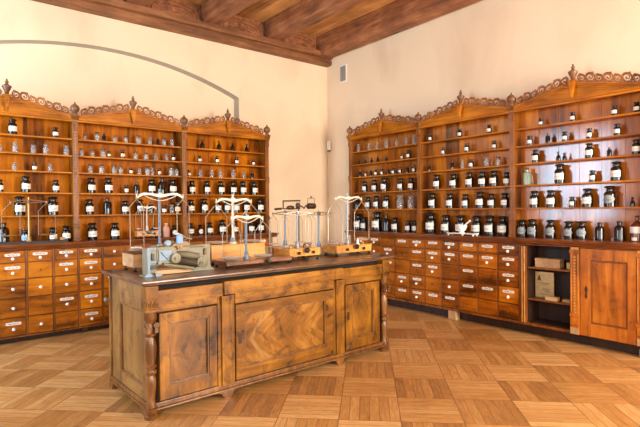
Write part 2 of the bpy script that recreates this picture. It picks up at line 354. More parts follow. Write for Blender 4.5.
BOTTLES = [
('L',0,0,'D,0.743,0.175 D,1.171,0.126'),
('L',0,1,'C,0.624,0.075 C,0.766,0.115 C,0.944,0.101 C,1.071,0.113 C,1.288,0.116'),
('L',0,2,'C,0.756,0.088 A,0.953,0.101 C,1.112,0.091'),
('L',0,3,'D,0.613,0.140 D,0.862,0.188 D,1.168,0.149'),
('L',0,4,'D,0.798,0.220 D,1.136,0.217'),
('L',0,5,'N,0.639,0.238 B,0.851,0.166 D,1.130,0.171 D,1.273,0.186'),
('L',1,0,'W,1.491,0.071 W,1.637,0.108 N,1.714,0.097 W,1.848,0.086 W,1.982,0.094 W,2.140,0.114 C,2.291,0.103 N,2.399,0.091 W,2.481,0.105 C,2.592,0.099'),
('L',1,1,'W,1.453,0.095 W,1.578,0.084 W,1.701,0.109 A,1.772,0.086 A,1.937,0.112 W,2.101,0.095 W,2.237,0.096 C,2.368,0.091 C,2.514,0.092 S,2.605,0.099'),
('L',1,2,'W,1.549,0.107 W,1.682,0.109 W,1.832,0.111 W,1.911,0.099 A,2.040,0.094 C,2.151,0.089 W,2.252,0.115 C,2.316,0.103 A,2.410,0.098 W,2.576,0.126 W,2.647,0.113'),
('L',1,3,'D,1.559,0.191 D,1.758,0.195 S,1.976,0.112 N,2.112,0.152 D,2.301,0.193 N,2.443,0.209 D,2.593,0.199'),
('L',1,4,'D,1.535,0.191 N,1.745,0.207 D,1.959,0.174 D,2.149,0.190 N,2.294,0.155 S,2.470,0.118 C,2.581,0.119 A,2.666,0.160'),
('L',1,5,'D,1.563,0.215 D,1.829,0.209 N,2.319,0.155 J,2.496,0.184 R,2.608,0.153'),
('L',2,0,'E,3.036,0.138 E,3.299,0.141 E,3.519,0.144 E,3.758,0.125'),
('L',2,1,'S,2.993,0.103 S,3.262,0.113 S,3.585,0.116 S,3.870,0.097'),
('L',2,2,'A,2.835,0.095 C,3.000,0.117 C,3.178,0.112 C,3.316,0.120 C,3.529,0.130 C,3.703,0.102 N,3.851,0.111'),
('L',2,3,'D,2.871,0.190 D,3.095,0.194 D,3.319,0.198 D,3.516,0.202 D,3.682,0.205 D,3.880,0.201'),
('L',2,4,'D,2.855,0.190 R,3.051,0.207 D,3.262,0.197 D,3.412,0.200 D,3.565,0.195 D,3.736,0.206 D,3.983,0.210'),
('L',2,5,'D,2.847,0.176 R,2.989,0.151 D,3.135,0.181 D,3.333,0.213 D,3.547,0.188 D,3.822,0.192 D,3.991,0.210'),
('R',0,0,'T,5.735,0.126 T,5.494,0.115 T,5.320,0.121 T,5.121,0.133 T,4.915,0.115 T,4.726,0.113 T,4.577,0.125'),
('R',0,1,'E,5.731,0.086 E,5.581,0.093 E,5.440,0.092 E,5.304,0.098 E,5.120,0.096 A,4.810,0.093 S,4.685,0.127'),
('R',0,2,'N,5.702,0.110 A,5.571,0.085 N,5.452,0.099 S,5.348,0.098 S,5.220,0.097 N,5.088,0.096 S,4.987,0.095 S,4.848,0.100 N,4.709,0.106 S,4.587,0.104'),
('R',0,3,'D,5.595,0.178 D,5.378,0.189 R,5.172,0.208 D,4.841,0.186 D,4.638,0.182'),
('R',0,4,'N,5.818,0.190 D,5.528,0.192 D,5.340,0.204 R,5.128,0.207 C,4.850,0.201 C,4.645,0.182'),
('R',0,5,'D,5.843,0.270 D,5.620,0.218 D,5.330,0.302 N,5.139,0.251 D,4.955,0.218 D,4.702,0.176 D,4.572,0.174'),
('R',1,0,'S,4.286,0.108 S,3.806,0.114 S,3.381,0.108'),
('R',1,1,'S,4.073,0.105 S,3.702,0.119 S,3.313,0.107'),
('R',1,2,'N,4.314,0.101 N,3.934,0.116 T,3.766,0.120 S,3.639,0.112 C,3.423,0.115 W,3.259,0.107'),
('R',1,3,'D,4.183,0.199 D,3.914,0.193 D,3.666,0.200 D,3.480,0.195 D,3.320,0.197 D,3.147,0.164'),
('R',1,4,'D,4.260,0.215 D,3.970,0.201 D,3.729,0.183 D,3.516,0.208 D,3.355,0.180 D,3.174,0.182'),
('R',1,5,'D,4.287,0.283 D,4.035,0.255 D,3.806,0.254 D,3.567,0.247 D,3.379,0.253 D,3.201,0.247'),
('R',2,0,'S,2.726,0.088 S,2.377,0.105 S,1.967,0.103 S,1.767,0.105'),
('R',2,1,'S,2.859,0.112 N,2.649,0.109 D,2.462,0.111 S,2.209,0.112 D,1.941,0.123'),
('R',2,2,'D,2.794,0.150 E,2.532,0.102 E,2.470,0.080 D,2.209,0.159 N,2.016,0.094 D,1.772,0.148'),
('R',2,3,'G,2.896,0.192 D,2.516,0.214 S,2.179,0.122 D,1.951,0.197'),
('R',2,4,'D,2.807,0.195 D,2.616,0.196 S,2.388,0.116 D,2.229,0.200 O,2.011,0.218 E,1.807,0.096'),
('R',2,5,'O,2.977,0.206 O,2.831,0.213 O,2.622,0.207 O,2.425,0.195 O,2.290,0.197 N,2.111,0.186 N,1.924,0.201 H,1.768,0.258')]

# ------------------------------------------------------------------ the room
WA, WB = 6.65, 5.54          # inner faces of the wall behind the left cabinet (y) and of the right wall (x)
X0, Y0, ZC = -1.4, -2.4, 4.42
struct(MB().box(X0 - .3, WB + .3, Y0 - .3, WA + .4, -.12, 0), 'floor', 'parquet')
# wall behind the left cabinet with a shallow blind arch
AL, AR = -.06, 3.76
def arch_z(x):
    cx, R = 1.85, 4.85
    return 3.57 - (R - math.sqrt(R * R - (x - cx) ** 2))
w = MB()
w.box(X0 - .3, AL, WA, WA + .3, 0, ZC); w.box(AR, WB, WA, WA + .3, 0, ZC); w.box(AL, AR, WA + .15, WA + .3, 0, ZC)
n = 40
xs = [AL + (AR - AL) * i / n for i in range(n + 1)]
w.prism([(x, arch_z(x)) for x in xs] + [(AR, ZC), (AL, ZC)], WA, WA + .149, 'y')
struct(w, 'wall_left', 'plaster_cream')
w = MB()
w.prism([(x, arch_z(x) - .0015) for x in xs] + [(x, arch_z(x) - .004) for x in xs[::-1]], WA + .002, WA + .15, 'y')
w.box(AR - .004, AR - .001, WA + .002, WA + .15, 0, arch_z(AR) - .004)
w.box(AL + .001, AL + .004, WA + .002, WA + .15, 0, arch_z(AL) - .004)
struct(w, 'trim_1', 'plaster_grey')
struct(MB().box(WB, WB + .3, Y0 - .3, WA + .3, 0, ZC), 'wall_right', 'plaster_cream')
# walls outside the picture, with inferred windows and others added for ambient fill
def wall_with_openings(name, axis, at0, at1, lo, hi, wins):
    w = MB()
    cur = lo
    def seg(a0, a1, z0, z1):
        if axis == 'x': w.box(at0, at1, a0, a1, z0, z1)
        else: w.box(a0, a1, at0, at1, z0, z1)
    for a0, a1, z0, z1 in wins:
        seg(cur, a0, 0, ZC); seg(a0, a1, 0, z0); seg(a0, a1, z1, ZC); cur = a1
    seg(cur, hi, 0, ZC)
    struct(w, name, 'plaster_low_bounce')
WINL = [(.2, 1.6, .9, 3.3), (4.5, 6.35, .9, 3.3)]  # far opening inferred from glare and shadows; near one added for ambient fill
WINB = [(-.9, .5, .9, 3.5), (3.3, 5.1, .9, 3.5)]  # right-hand opening inferred from shadows; the other added for ambient fill
POWER = {1: 110, 2: 270, 3: 260, 4: 640}
wall_with_openings('wall_side', 'x', X0 - .3, X0, Y0 - .3, WA, WINL)
wall_with_openings('wall_back', 'y', Y0 - .3, Y0, X0, WB, WINB)
k = 1
for axis, lst in (('x', WINL), ('y', WINB)):
    for a0, a1, z0, z1 in lst:
        w = MB(); base = (X0 if axis == 'x' else Y0)
        def bar(b0, b1, c0, c1, t0=.10, t1=.16):
            if axis == 'x': w.box(base - t1, base - t0, b0, b1, c0, c1)
            else: w.box(b0, b1, base - t1, base - t0, c0, c1)
        bar(a0, a0 + .07, z0, z1); bar(a1 - .07, a1, z0, z1); bar(a0 + .07, a1 - .07, z0, z0 + .07); bar(a0 + .07, a1 - .07, z1 - .07, z1)
        mid = (a0 + a1) / 2
        bar(mid - .04, mid + .04, z0 + .07, z1 - .07, .09, .15)
        for zz in (z0 + .9, z0 + 1.75):
            bar(a0 + .07, mid - .04, zz - .02, zz + .02); bar(mid + .04, a1 - .07, zz - .02, zz + .02)
        struct(w, 'window_%d' % k, 'window_paint')
        # light through the inferred openings, and ambient fill through the added ones
        ld = bpy.data.lights.new('daylight_and_fill_%d' % k, 'AREA'); ld.shape = 'RECTANGLE'
        ld.size = a1 - a0 - .02; ld.size_y = z1 - z0 - .02
        lo = bpy.data.objects.new('daylight_and_fill_%d' % k, ld); COL.objects.link(lo)
        if axis == 'x':
            lo.location = (base - .2, mid, (z0 + z1) / 2); lo.rotation_euler = (pi / 2, 0, -pi / 2)
            ld.energy = POWER[k]; ld.color = (.60, .79, 1.0) if k == 2 else (.9, .95, 1.0)
        else:
            lo.location = (mid, base - .2, (z0 + z1) / 2); lo.rotation_euler = (pi / 2, 0, 0)
            ld.energy = POWER[k]; ld.color = (1.0, .95, .86)
        k += 1
# ceiling: boards, joists, wall plate, infill boards
struct(MB().box(X0 - .3, WB + .3, Y0 - .3, WA + .3, ZC, ZC + .1), 'ceiling', 'ceiling_plank')
struct(MB().prism([(WA - .002, 3.955), (WA - .12, 3.960), (WA - .14, 3.99), (WA - .14, 4.035), (WA - .115, 4.045), (WA - .115, 4.06), (WA - .17, 4.07), (WA - .19, 4.10), (WA - .19, 4.15), (WA - .002, 4.15)], X0, WB - .002, 'x'), 'trim_2', 'plate_wood', bevel=.004)
JX = [3.09 + 1.08 * i for i in range(-5, 2)] + [5.24]
kk = 3
JW = .29
for i, x in enumerate(JX):
    x1 = min(x + JW, WB - .002)
    m = MB(); last = i == len(JX) - 1
    zb_ = 4.07 if last else 4.1505
    prof = [(x + .03, zb_), (x1 - .03, zb_), (x1 - .012, zb_ + .02), (x1 - .012, zb_ + .035), (x1, zb_ + .045), (x1, ZC - .001), (x, ZC - .001), (x, zb_ + .045), (x + .012, zb_ + .035), (x + .012, zb_ + .02)]
    m.prism(prof, Y0 + .002, WA - (.192 if last else .1), 'y')
    if last: m.box(x, x1, WA - .1915, WA - .003, 4.1505, ZC - .001)
    struct(m, 'trim_%d' % kk, 'beam_wood', bevel=.008); kk += 1
for a, bx in zip(JX, JX[1:]):
    l, r = a + JW + .002, bx - .001
    y1 = WA - .07; m = MB().box(l, r, y1, WA - .003, 4.152, ZC - .002)
    # carved arch moulding on the board
    cxm = (l + r) / 2; hw = (r - l) / 2 - .03
    for inset, rr in ((0, .022), (.055, .014)):
        pts = [(cxm + (hw - inset) * cos(pi * t / 14), y1 - .004, 4.165 + (.215 - inset) * sin(pi * t / 14) ** .6) for t in range(15)]
        m.tube(pts, rr, 6)
    m.tube([(cxm - hw * .5, y1, 4.2), (cxm - hw * .2, y1, 4.24), (cxm, y1, 4.21), (cxm + hw * .2, y1, 4.24), (cxm + hw * .5, y1, 4.2)], .01, 6)
    struct(m, 'trim_%d' % kk, 'beam_wood'); kk += 1
# grille and corner sensor on the right wall
v = thing('air_vent', 'small grey slotted vent grille high on the right wall near the corner', 'vent', (WB, 6.21, 3.75))
MB().box(-.012, -.001, -.09, .09, -.15, .15).build('frame', 'plastic_white', v)
m = MB()
for i in range(5): m.box(-.02, -.0125, -.066 + i * .028, -.046 + i * .028, -.125, .125)
plabel(m.build('slat', 'grille', v), 'grey vertical slats')
s_ = thing('motion_sensor', 'small white motion sensor with grey lens in the room corner', 'sensor', (WB, 6.585, 2.55))
MB().box(-.05, -.001, -.04, .04, -.07, .095).build('housing', 'plastic_white', s_, bevel=.012)
MB().lathe([(.006, -.10), (.026, -.092), (.034, -.0705)], (-.03, 0, 0), 12).build('lens', 'sensor_grey', s_, True)

# ------------------------------------------------------------------ wall cabinets
# a = distance along the wall, d = depth from the shelf front towards the wall, z = height
SIDES = {
 'L': dict(tf=lambda p: Vector((p[0], 6.37 + p[1], p[2])), ax='x', where='left wall', dep=.25, back=.195, low=-.10,
           zs=[2.512, 2.308, 2.108, 1.907, 1.66, 1.396], top=1.09, pil=[0.0, 1.37, 2.735, 4.075], peak=.0,
           rows=[1.017, .885, .70, .495, .28, .075], zb=.075, a0=.0, a1=4.11),
 'R': dict(tf=lambda p: Vector((5.37 + p[1], p[0], p[2])), ax='y', where='right wall', dep=.168, back=.14, low=-.12,
           zs=[2.555, 2.355, 2.15, 1.946, 1.695, 1.43], top=1.095, pil=[5.865, 4.441, 3.045, 1.64], peak=.035,
           rows=[1.02, .892, .71, .52, .327, .145], zb=.13, a0=1.56, a1=5.75)}
SHELF_TOP = {}
def cresting(tf, a0, z0, a1, z1, n):
    """a row of scrolled rings climbing from (a0,z0) to (a1,z1)"""
    m = MB(tf); dx, dz = a1 - a0, z1 - z0; Ln = math.hypot(dx, dz); ux, uz = dx / Ln, dz / Ln
    def P(t, h): return (a0 + ux * t, -.015, z0 + uz * t + h)
    m.tube([P(0, .004), P(Ln, .004)], .008, 6)
    step = Ln / n
    for i in range(n):
        c = step * (i + .5); big = 1.14 if i % 2 else .92
        R = step * .46 * big; hr = .038 * big; s = 1 if i % 2 else -1
        ring = [P(c + R * cos(2*pi*k/14), .012 + hr + hr * sin(2*pi*k/14)) for k in range(14)]
        m.tube(ring, .0082, 5, closed=True)
        pts = []; rad = []
        for k in range(12):
            t = k / 11; f = .92 - .62 * t; ang = radians(-60) + t * radians(400)
            pts.append(P(c + s * R * f * cos(ang), .012 + hr + hr * f * sin(ang))); rad.append(.0068 - .0018 * t)
        m.tube(pts, .008, 5, rad=rad)
        m.ball(P(c + s * R * .12, .010 + hr * .95), .010, 6, (1, .6, 1))
        if i < n - 1:
            m.ball(P(c + step * .5, .026), .014, 6, (.7, .7, 2.0)); m.ball(P(c + step * .5, .058), .009, 6, (1, .7, 1))
        m.ball(P(c - s * R * .5, .014 + 2 * hr), .0085, 6, (1.6, .7, 1))
    return m
def scroll_urn(tf, a, z):
    m = MB()
    prof = [(.022, 0), (.018, .012), (.026, .02), (.020, .03), (.034, .055), (.046, .082), (.048, .096), (.030, .108), (.016, .118), (.014, .130), (.020, .138), (.020, .146), (.010, .150), (.010, .168), (.004, .178)]
    c = tf((a, -.015, z)); m.lathe([(r, h + c.z) for r, h in prof], (c.x, c.y, 0), 14); return m
def ball_finial(tf, a, z):
    m = MB(); c = tf((a, -.015, z))
    prof = [(.030, 0), (.032, .012), (.020, .02), (.024, .03), (.044, .05), (.053, .075), (.050, .098), (.036, .118), (.018, .130), (.010, .136), (.012, .146), (.004, .158)]
    m.lathe([(r, h + c.z) for r, h in prof], (c.x, c.y, 0), 14); return m
def shelf_unit(key, label):
    S = SIDES[key]; tf = S['tf']; zs = S['zs']; pil = sorted(S['pil']); top = S['top']; back = S['back']
    railw = 'rail_wood_' + S['ax']
    root = thing('shelf_unit', label, 'shelving', tf((pil[0], 0, top)))
    def put(o):
        o.parent = root; o.matrix_parent_inverse = Matrix.Translation(-Vector(root.location)); return o
    SHELF_TOP[key] = [z + .009 for z in zs[1:]] + [top]
    HW = .031
    crest_z = zs[0] + .065; pk = zs[0] + .205
    for i in range(3):
        l, r = pil[i] + HW, pil[i+1] - HW
        m = MB(tf); m.box(pil[i] + .003, pil[i+1] - .003, back, back + .014, top + .001, zs[0] + .05)
        nb = round((r - l) / .215)
        for q in range(nb):                                  # boards with dark joints between them
            b0 = l + (r - l) * q / nb; b1 = l + (r - l) * (q + 1) / nb
            m.box(b0 + .0015, b1 - .0015, back - .006, back - .0005, top + .001, zs[0] + .04)
        put(m.build('back_panel', 'back_' + S['ax']))
        for z in zs[1:]:
            m = MB(tf); m.box(l, r, .004, back - .007, z - .009, z + .009)
            put(m.build('shelf', railw, bevel=.002))
        # head rail, pediment board with sloping mouldings
        c = (l + r) / 2
        m = MB(tf)
        m.box(l, r, .0, .03, zs[0] + .004, zs[0] + .05)
        m.box(l, r, .03, back - .001, zs[0] + .04, zs[0] + .052)
        put(m.build('head_rail', railw, bevel=.003))
        m = MB(tf)
        m.prism([(l, zs[0] + .0505), (r, zs[0] + .0505), (r, crest_z - .01), (c + .03, pk - .012), (c - .03, pk - .012), (l, crest_z - .01)], -.002, .022, 'y')
        put(m.build('pediment', railw))
        m = MB(tf)
        m.prism([(-.03, zs[0] + .002), (-.034, zs[0] + .018), (-.02, zs[0] + .03), (-.02, zs[0] + .05), (-.0005, zs[0] + .05), (-.0005, zs[0] + .002)], l, r, 'x')
        for s in (-1, 1):
            e = l if s < 0 else r
            for (y0, y1, dz0, dz1) in ((-.032, .024, -.008, .006), (-.018, -.0025, -.022, -.0082)):
                m.prism([(e, crest_z + dz0), (e, crest_z + dz1), (c - s * -.03, pk + dz1), (c - s * -.03, pk + dz0)][::1], y0, y1, 'y')
            # second, inner sloping bead
            m.prism([(e - s * .14, zs[0] + .052), (e - s * .14, zs[0] + .060), (c + s * .04, pk - .045), (c + s * .04, pk - .053)], -.010, -.0021, 'y')
        put(m.build('cornice', railw, bevel=.0015))
        n = 10 if i != 0 or key == 'L' else 10
        for s in (-1, 1):
            e = (l - .0) if s < 0 else (r + .0)
            put(cresting(tf, e - s * .03, crest_z + .012, c + s * .045, pk + .004, 7).build('cresting', 'carved_wood', smooth=True))
        m = MB(tf)                                            # tapering keystone bracket
        m.prism([(c - .034, pk + .012), (c + .034, pk + .012), (c + .030, pk - .04), (c + .008, pk - .152), (c - .008, pk - .152), (c - .030, pk - .04)], -.055, -.033, 'y')
        m.prism([(c - .024, pk + .005), (c + .024, pk + .005), (c + .022, pk - .04), (c + .004, pk - .14), (c - .004, pk - .14), (c - .022, pk - .04)], -.066, -.0551, 'y')
        m.box(c - .044, c + .044, -.060, .0, pk + .0121, pk + .026)
        put(m.build('bracket', 'rail_wood_' + S['ax'], bevel=.002))
        put(scroll_urn(tf, c, pk + .0262).build('urn_finial', 'urn_wood', smooth=True))
    for a in pil:
        w0, w1 = a - .0305, a + .0305
        m = MB(tf)
        m.box(w0, w1, -.012, back + .03, top + .0005, zs[0] + .066)
        m.box(w0 - .002, w1 + .002, -.030, -.0121, top + .030, top + .16)       # plain plinth block
        for z in (top + .0005, top + .1605): m.box(w0 - .006, w1 + .006, -.036, -.0122, z, z + .029 if z < top + .01 else z + .016)
        m.box(w0 - .004, w1 + .004, -.026, -.0122, top + .20, top + .25)
        m.box(w0 - .002, w1 + .002, -.024, -.0122, zs[3] - .05, zs[3] + .03)
        m.box(w0 - .002, w1 + .002, -.024, -.0122, zs[0] - .085, zs[0] - .015)
        m.prism([(-.045, zs[0] + .066), (-.05, zs[0] + .05), (-.028, zs[0] + .03), (-.026, zs[0] - .0), (-.0122, zs[0] - .0), (-.0122, zs[0] + .066)], w0 - .01, w1 + .01, 'x')
        m.box(w0 - .014, w1 + .014, -.052, .03, zs[0] + .0665, zs[0] + .082)
        p = put(m.build('pilaster', 'shelf_wood', bevel=.002))
        # carved relief: lattice on the shafts, rosettes on the blocks
        m = MB(tf)
        for z0, z1 in ((top + .27, zs[3] - .06), (zs[3] + .045, zs[0] - .10)):
            nn = int((z1 - z0) / .034)
            for q in range(nn):
                z = z0 + (q + .5) * (z1 - z0) / nn; h = .5 * (z1 - z0) / nn
                m.prism([(a, z - h), (a + .018, z), (a, z + h), (a - .018, z)], -.0155, -.0121, 'y')
            m.box(a - .026, a - .021, -.016, -.0121, z0, z1); m.box(a + .021, a + .026, -.016, -.0121, z0, z1)
        for z in (zs[3] - .01, zs[0] - .05):
            for q in range(8):
                t = 2 * pi * q / 8; m.ball((a + .014 * cos(t), -.0245, z + .014 * sin(t)), .007, 6, (1, .5, 1))
            m.ball((a, -.0245, z), .008, 6, (1, .7, 1))
            for b0, b1, c0, c1 in ((-.028, .028, .026, .032), (-.028, .028, -.032, -.026), (-.028, -.022, -.0259, .0259), (.022, .028, -.0259, .0259)): m.box(a + b0, a + b1, -.0285, -.0242, z + c0, z + c1)
            m.box(a - .031, a + .031, -.029, -.0242, z + .038, z + .045); m.box(a - .031, a + .031, -.029, -.0242, z - .045, z - .038)
        o = m.build('carving', 'carved_wood', p)
        put(ball_finial(tf, a, zs[0] + .0825).build('ball_finial', 'urn_wood', smooth=True))
    return root
shelf_unit('L', 'wide open oak bottle shelving with carved gables standing on the left worktop')
shelf_unit('R', 'wide open oak bottle shelving with carved gables standing on the right worktop')

def worktop(key, label):
    S = SIDES[key]; t = S['top']; lo = S['low']; tf = S['tf']
    m = MB(tf)
    end0, end1 = (S['a0'] - .03, S['a1'] + .05)
    if key == 'R': end0 = S['a0'] - .01
    prof = [(S['dep'] + .015 if key == 'L' else S['dep'], t), (lo - .085, t), (lo - .09, t - .008), (lo - .085, t - .024), (lo - .065, t - .032), (lo - .055, t - .045), (lo - .03, t - .058), (lo - .015, t - .068), (S['dep'] - .002, t - .068)]
    m.prism(prof, end0, end1, 'x')
    o = m.build('worktop', 'worktop_wood_' + S['ax'], bevel=.002)
    tag(o, label, 'worktop')
worktop('L', 'long moulded wooden worktop above the left bank of drawers')
worktop('R', 'long moulded wooden worktop above the drawers and cupboard on the right')

# drawer front patterns: P enamel plate, K white knob, k tiny brass knob, n bare
def drawer(key, a0, a1, z0, z1, pat, root):
    S = SIDES[key]; tf = S['tf']; f = S['low']
    m = MB(tf); m.box(a0 + .014, a1 - .014, f - .004, f + .06, z0 + .0065, z1 - .0055)
    d = m.build('drawer', 'drawer_wood_' + S['ax'], bevel=.003)
    d.parent = root; d.matrix_parent_inverse = Matrix.Translation(-Vector(root.location))
    c = (a0 + a1) / 2; zc = (z0 + z1) / 2; sgn = 1
    if 'P' in pat:
        zp = zc + (.022 if z1 - z0 < .15 else .040); w = .075
        o = MB(tf)
        pts = []
        for k in range(9): t = -pi/2 + pi * k / 8; pts.append((c + w - .014 + .014 * cos(t), zp + .016 * sin(t)))
        for k in range(9): t = pi/2 + pi * k / 8; pts.append((c - w + .014 + .014 * cos(t), zp + .016 * sin(t)))
        pts2 = [(x, z) for x, z in pts]
        o.prism(pts2, f - .009, f - .0045, 'y')
        o.prism([(c - .016, zp + .012), (c + .016, zp + .012), (c + .010, zp + .022), (c - .010, zp + .022)], f - .009, f - .0046, 'y')
        q = o.build('label_plate', 'enamel_white', d)
        m2 = MB(tf)
        for (x0, x1) in ((-.045, -.02), (-.012, .02), (.028, .046)): m2.box(c + x0, c + x1, f - .0098, f - .0092, zp - .003, zp + .002)
        q2 = m2.build('lettering', 'ink', d)
    kz = zc - .02 if 'P' in pat else zc
    if 'K' in pat or 'k' in pat:
        r = .0185 if 'K' in pat else .0095
        o = MB(tf)
        o.lathe([(r * .5, f - .0042), (r * .5, f - .012), (r * .95, f - .018), (r, f - .026), (r * .8, f - .034), (r * .3, f - .038)], (c, 0, kz), 12, 'y') if False else None
        pr = [(r * .5, -.0042), (r * .5, -.012), (r * .95, -.018), (r, -.026), (r * .8, -.034), (r * .3, -.038)]
        rings = []
        for rr, dd in pr: rings.append(o.verts([(c + rr * cos(2*pi*k/12), f + dd, kz + rr * sin(2*pi*k/12)) for k in range(12)]))
        for A, B in zip(rings, rings[1:]):
            for k in range(12): o.face([A[k], A[(k+1) % 12], B[(k+1) % 12], B[k]])
        o.face(rings[0]); o.face(rings[-1])
        q = o.build('knob', 'porcelain' if 'K' in pat else 'knob_brass', d, True)
def base_cabinet(key, label, a_start, a_end, ncol, w, first, patterns):
    S = SIDES[key]; tf = S['tf']; f = S['low']; rows = S['rows']; t = S['top'] - .0685
    root = thing('drawer_cabinet', label, 'cabinet', tf((a_start, 0, 0)))
    def put(o):
        o.parent = root; o.matrix_parent_inverse = Matrix.Translation(-Vector(root.location)); return o
    m = MB(tf)
    a_d1 = first + ncol * w
    m.box(first - .0, a_d1, f + .07, S['dep'] - .02, S['zb'] + .012, t - .012)
    put(m.build('carcass', 'carcass_dark'))
    m = MB(tf)
    m.box(a_start, a_end, f - .006, f + .07, rows[0] + .0005, t)                                  # top rail
    m.box(a_start, a_end, f - .006, S['dep'] - .02, S['zb'] - .015, rows[-1] - .0005)          # bottom rail
    for i in range(ncol + 1):
        x = first + i * w; m.box(x - .0105, x + .0105, f - .0015, f + .07, rows[-1], rows[0])
    for r in rows[1:-1]: m.box(first + .0106, a_d1 - .0106, f + .014, f + .069, r - .004, r + .004)
    put(m.build('face_frame', 'frame_wood'))  # frame colour kept darker to stand in for shadow lines beside drawers
    for i in range(ncol):
        pats = patterns.get(i)
        if not pats:
            pats = [random.choice(['PK', 'PK', 'P', 'k', 'K', 'PK']) for _ in range(5)]
        for r in range(5):
            drawer(key, first + i * w, first + (i + 1) * w, rows[r+1], rows[r], pats[r], root)
    return root, put, f, t
# left bank: fifteen columns of five drawers
PL = {2: ['PK', 'PK', 'K', 'K', 'PK'], 3: ['PK', 'k', 'K', 'k', 'K'], 4: ['PK', 'PK', 'K', 'PK', 'k'], 5: ['PK'] * 5, 6: ['K', 'K', 'PK', 'K', 'k'],
      7: ['PK', 'K', 'PK', 'k', 'K'], 13: ['P', 'PK', 'k', 'K', 'PK'], 14: ['PK', 'P', 'K', 'k', 'PK']}
root, put, f, t = base_cabinet('L', 'long bank of small orange-brown drawers along the left wall', .0, 4.10, 15, .2665, .037, PL)
put(MB(SIDES['L']['tf']).box(.0, .026, f - .002, .23, .06, t).build('side_panel', 'frame_wood'))
put(MB(SIDES['L']['tf']).box(4.045, 4.10, f - .002, .23, .06, t).build('side_panel', 'frame_wood'))
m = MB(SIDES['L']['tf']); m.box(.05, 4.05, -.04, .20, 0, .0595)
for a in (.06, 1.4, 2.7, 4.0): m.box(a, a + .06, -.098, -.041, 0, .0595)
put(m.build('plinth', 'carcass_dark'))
# right bank: ten columns of drawers, an open cupboard, a closed cupboard
PR = {0: ['PK', 'PK', 'PK', 'PK', 'k'], 1: ['Pk', 'PK', 'k', 'Pk', 'k'], 2: ['P', 'P', 'Pk', 'P', 'k'], 3: ['PK', 'PK', 'k', 'K', 'P'], 4: ['P', 'PK', 'PK', 'k', 'Pk'],
      5: ['PK', 'P', 'Pk', 'PK', 'PK'], 6: ['P', 'k', 'k', 'PK', 'P'], 7: ['k', 'PK', 'P', 'k', 'K']}
root, put, f, t = base_cabinet('R', 'bank of small brown drawers with cupboards along the right wall', 1.56, 5.75, 10, .2725, 2.895, PR)
TR = SIDES['R']['tf']; zb = .13
m = MB(TR)
m.box(5.632, 5.75, f - .002, .15, zb - .014, t); put(m.build('side_panel', 'frame_wood', bevel=.003)); m = MB(TR)
m.box(2.815, 2.883, f - .006, f + .07, zb, t - .02)
st = put(m.build('stile', 'frame_wood', bevel=.003))
for q in (2.826, 2.852): MB(TR).box(q, q + .014, f - .02, f - .0065, zb + .01, t - .022).build('reed', 'pine', st, bevel=.003)
m = MB(TR)
m.box(1.56, 1.60, f + .0, .15, zb - .014, t)
put(m.build('side_panel', 'frame_wood', bevel=.003))
m = MB(TR)
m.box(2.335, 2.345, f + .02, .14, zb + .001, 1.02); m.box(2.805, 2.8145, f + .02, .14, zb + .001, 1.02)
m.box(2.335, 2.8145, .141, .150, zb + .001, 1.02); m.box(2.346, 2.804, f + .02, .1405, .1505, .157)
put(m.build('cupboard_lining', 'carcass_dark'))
for z in (.765, .41):
    m = MB(TR); m.box(2.3455, 2.8045, f + .01, .1405, z - .010, z + .008); put(m.build('shelf', 'frame_wood', bevel=.002))
for (p0, p1) in ((2.235, 2.325), (1.625, 1.71)):
    pc = (p0 + p1) / 2
    m = MB(TR)
    m.box(p0, p1, f - .018, f + .08, .20, t - .0005); m.box(p0 - .004, p1 + .004, f - .03, f - .0185, .96, 1.0)
    m.box(p0 - .004, p1 + .004, f - .03, f - .0185, .30, .33)
    m.box(p0 + .002, p1 - .002, f - .026, f - .0185, .21, .29)
    m.box(p0 + .001, p1 - .001, f - .028, f + .08, zb - .015, .1995)
    p = put(m.build('pilaster', 'door_wood', bevel=.003))
    m = MB(TR)
    for q in range(19):
        z = .345 + q * .032
        m.prism([(pc, z - .013), (pc + .016, z), (pc, z + .013), (pc - .016, z)], f - .025, f - .0181, 'y')
    m.box(p0 + .008, p0 + .014, f - .0235, f - .0181, .335, .955); m.box(p1 - .014, p1 - .008, f - .0235, f - .0181, .335, .955)
    m.build('carving', 'pine', p)
    MB(TR).box(p0 + .006, p1 - .006, f - .034, f - .0285, zb - .01, .188).build('base_block', 'raw_block', p, bevel=.002)
    MB(TR).box(p0 + .006, p1 - .006, f - .024, f - .0185, t - .035, t - .004).build('cap_block', 'pine', p, bevel=.002)
# closed door
m = MB(TR)
m.box(1.715, 1.79, f - .012, f + .015, .118, 1.015); m.box(2.13, 2.228, f - .012, f + .015, .118, 1.015)
m.box(1.7905, 2.1295, f - .012, f + .015, .902, 1.015); m.box(1.7905, 2.1295, f - .012, f + .015, .118, .25)
dr = put(m.build('door', 'door_wood', bevel=.003))
m = MB(TR); m.box(1.806, 2.114, f + .000, f + .010, .268, .884); m.box(1.7906, 2.1294, f + .0101, f + .014, .2505, .9015)
m.build('panel', 'door_wood', dr, bevel=.002)
m = MB(TR); m.box(1.7906, 1.803, f - .006, f + .010, .2505, .9015); m.box(2.117, 2.1294, f - .006, f + .010, .2505, .9015)
m.box(1.8031, 2.1169, f - .006, f + .010, .2505, .265); m.box(1.8031, 2.1169, f - .006, f + .010, .887, .9015)
m.build('moulding', 'frame_wood', dr, bevel=.003)
m = MB(TR)
m.prism([(2.172, .50), (2.180, .53), (2.174, .56), (2.183, .59), (2.176, .62), (2.168, .635), (2.160, .62), (2.153, .59), (2.162, .56), (2.156, .53), (2.164, .50)], f - .016, f - .0125, 'y')
m.ball((2.168, f - .018, .585), .009, 6)
plabel(m.build('escutcheon', 'dark_iron', dr), 'dark ornate keyhole plate')
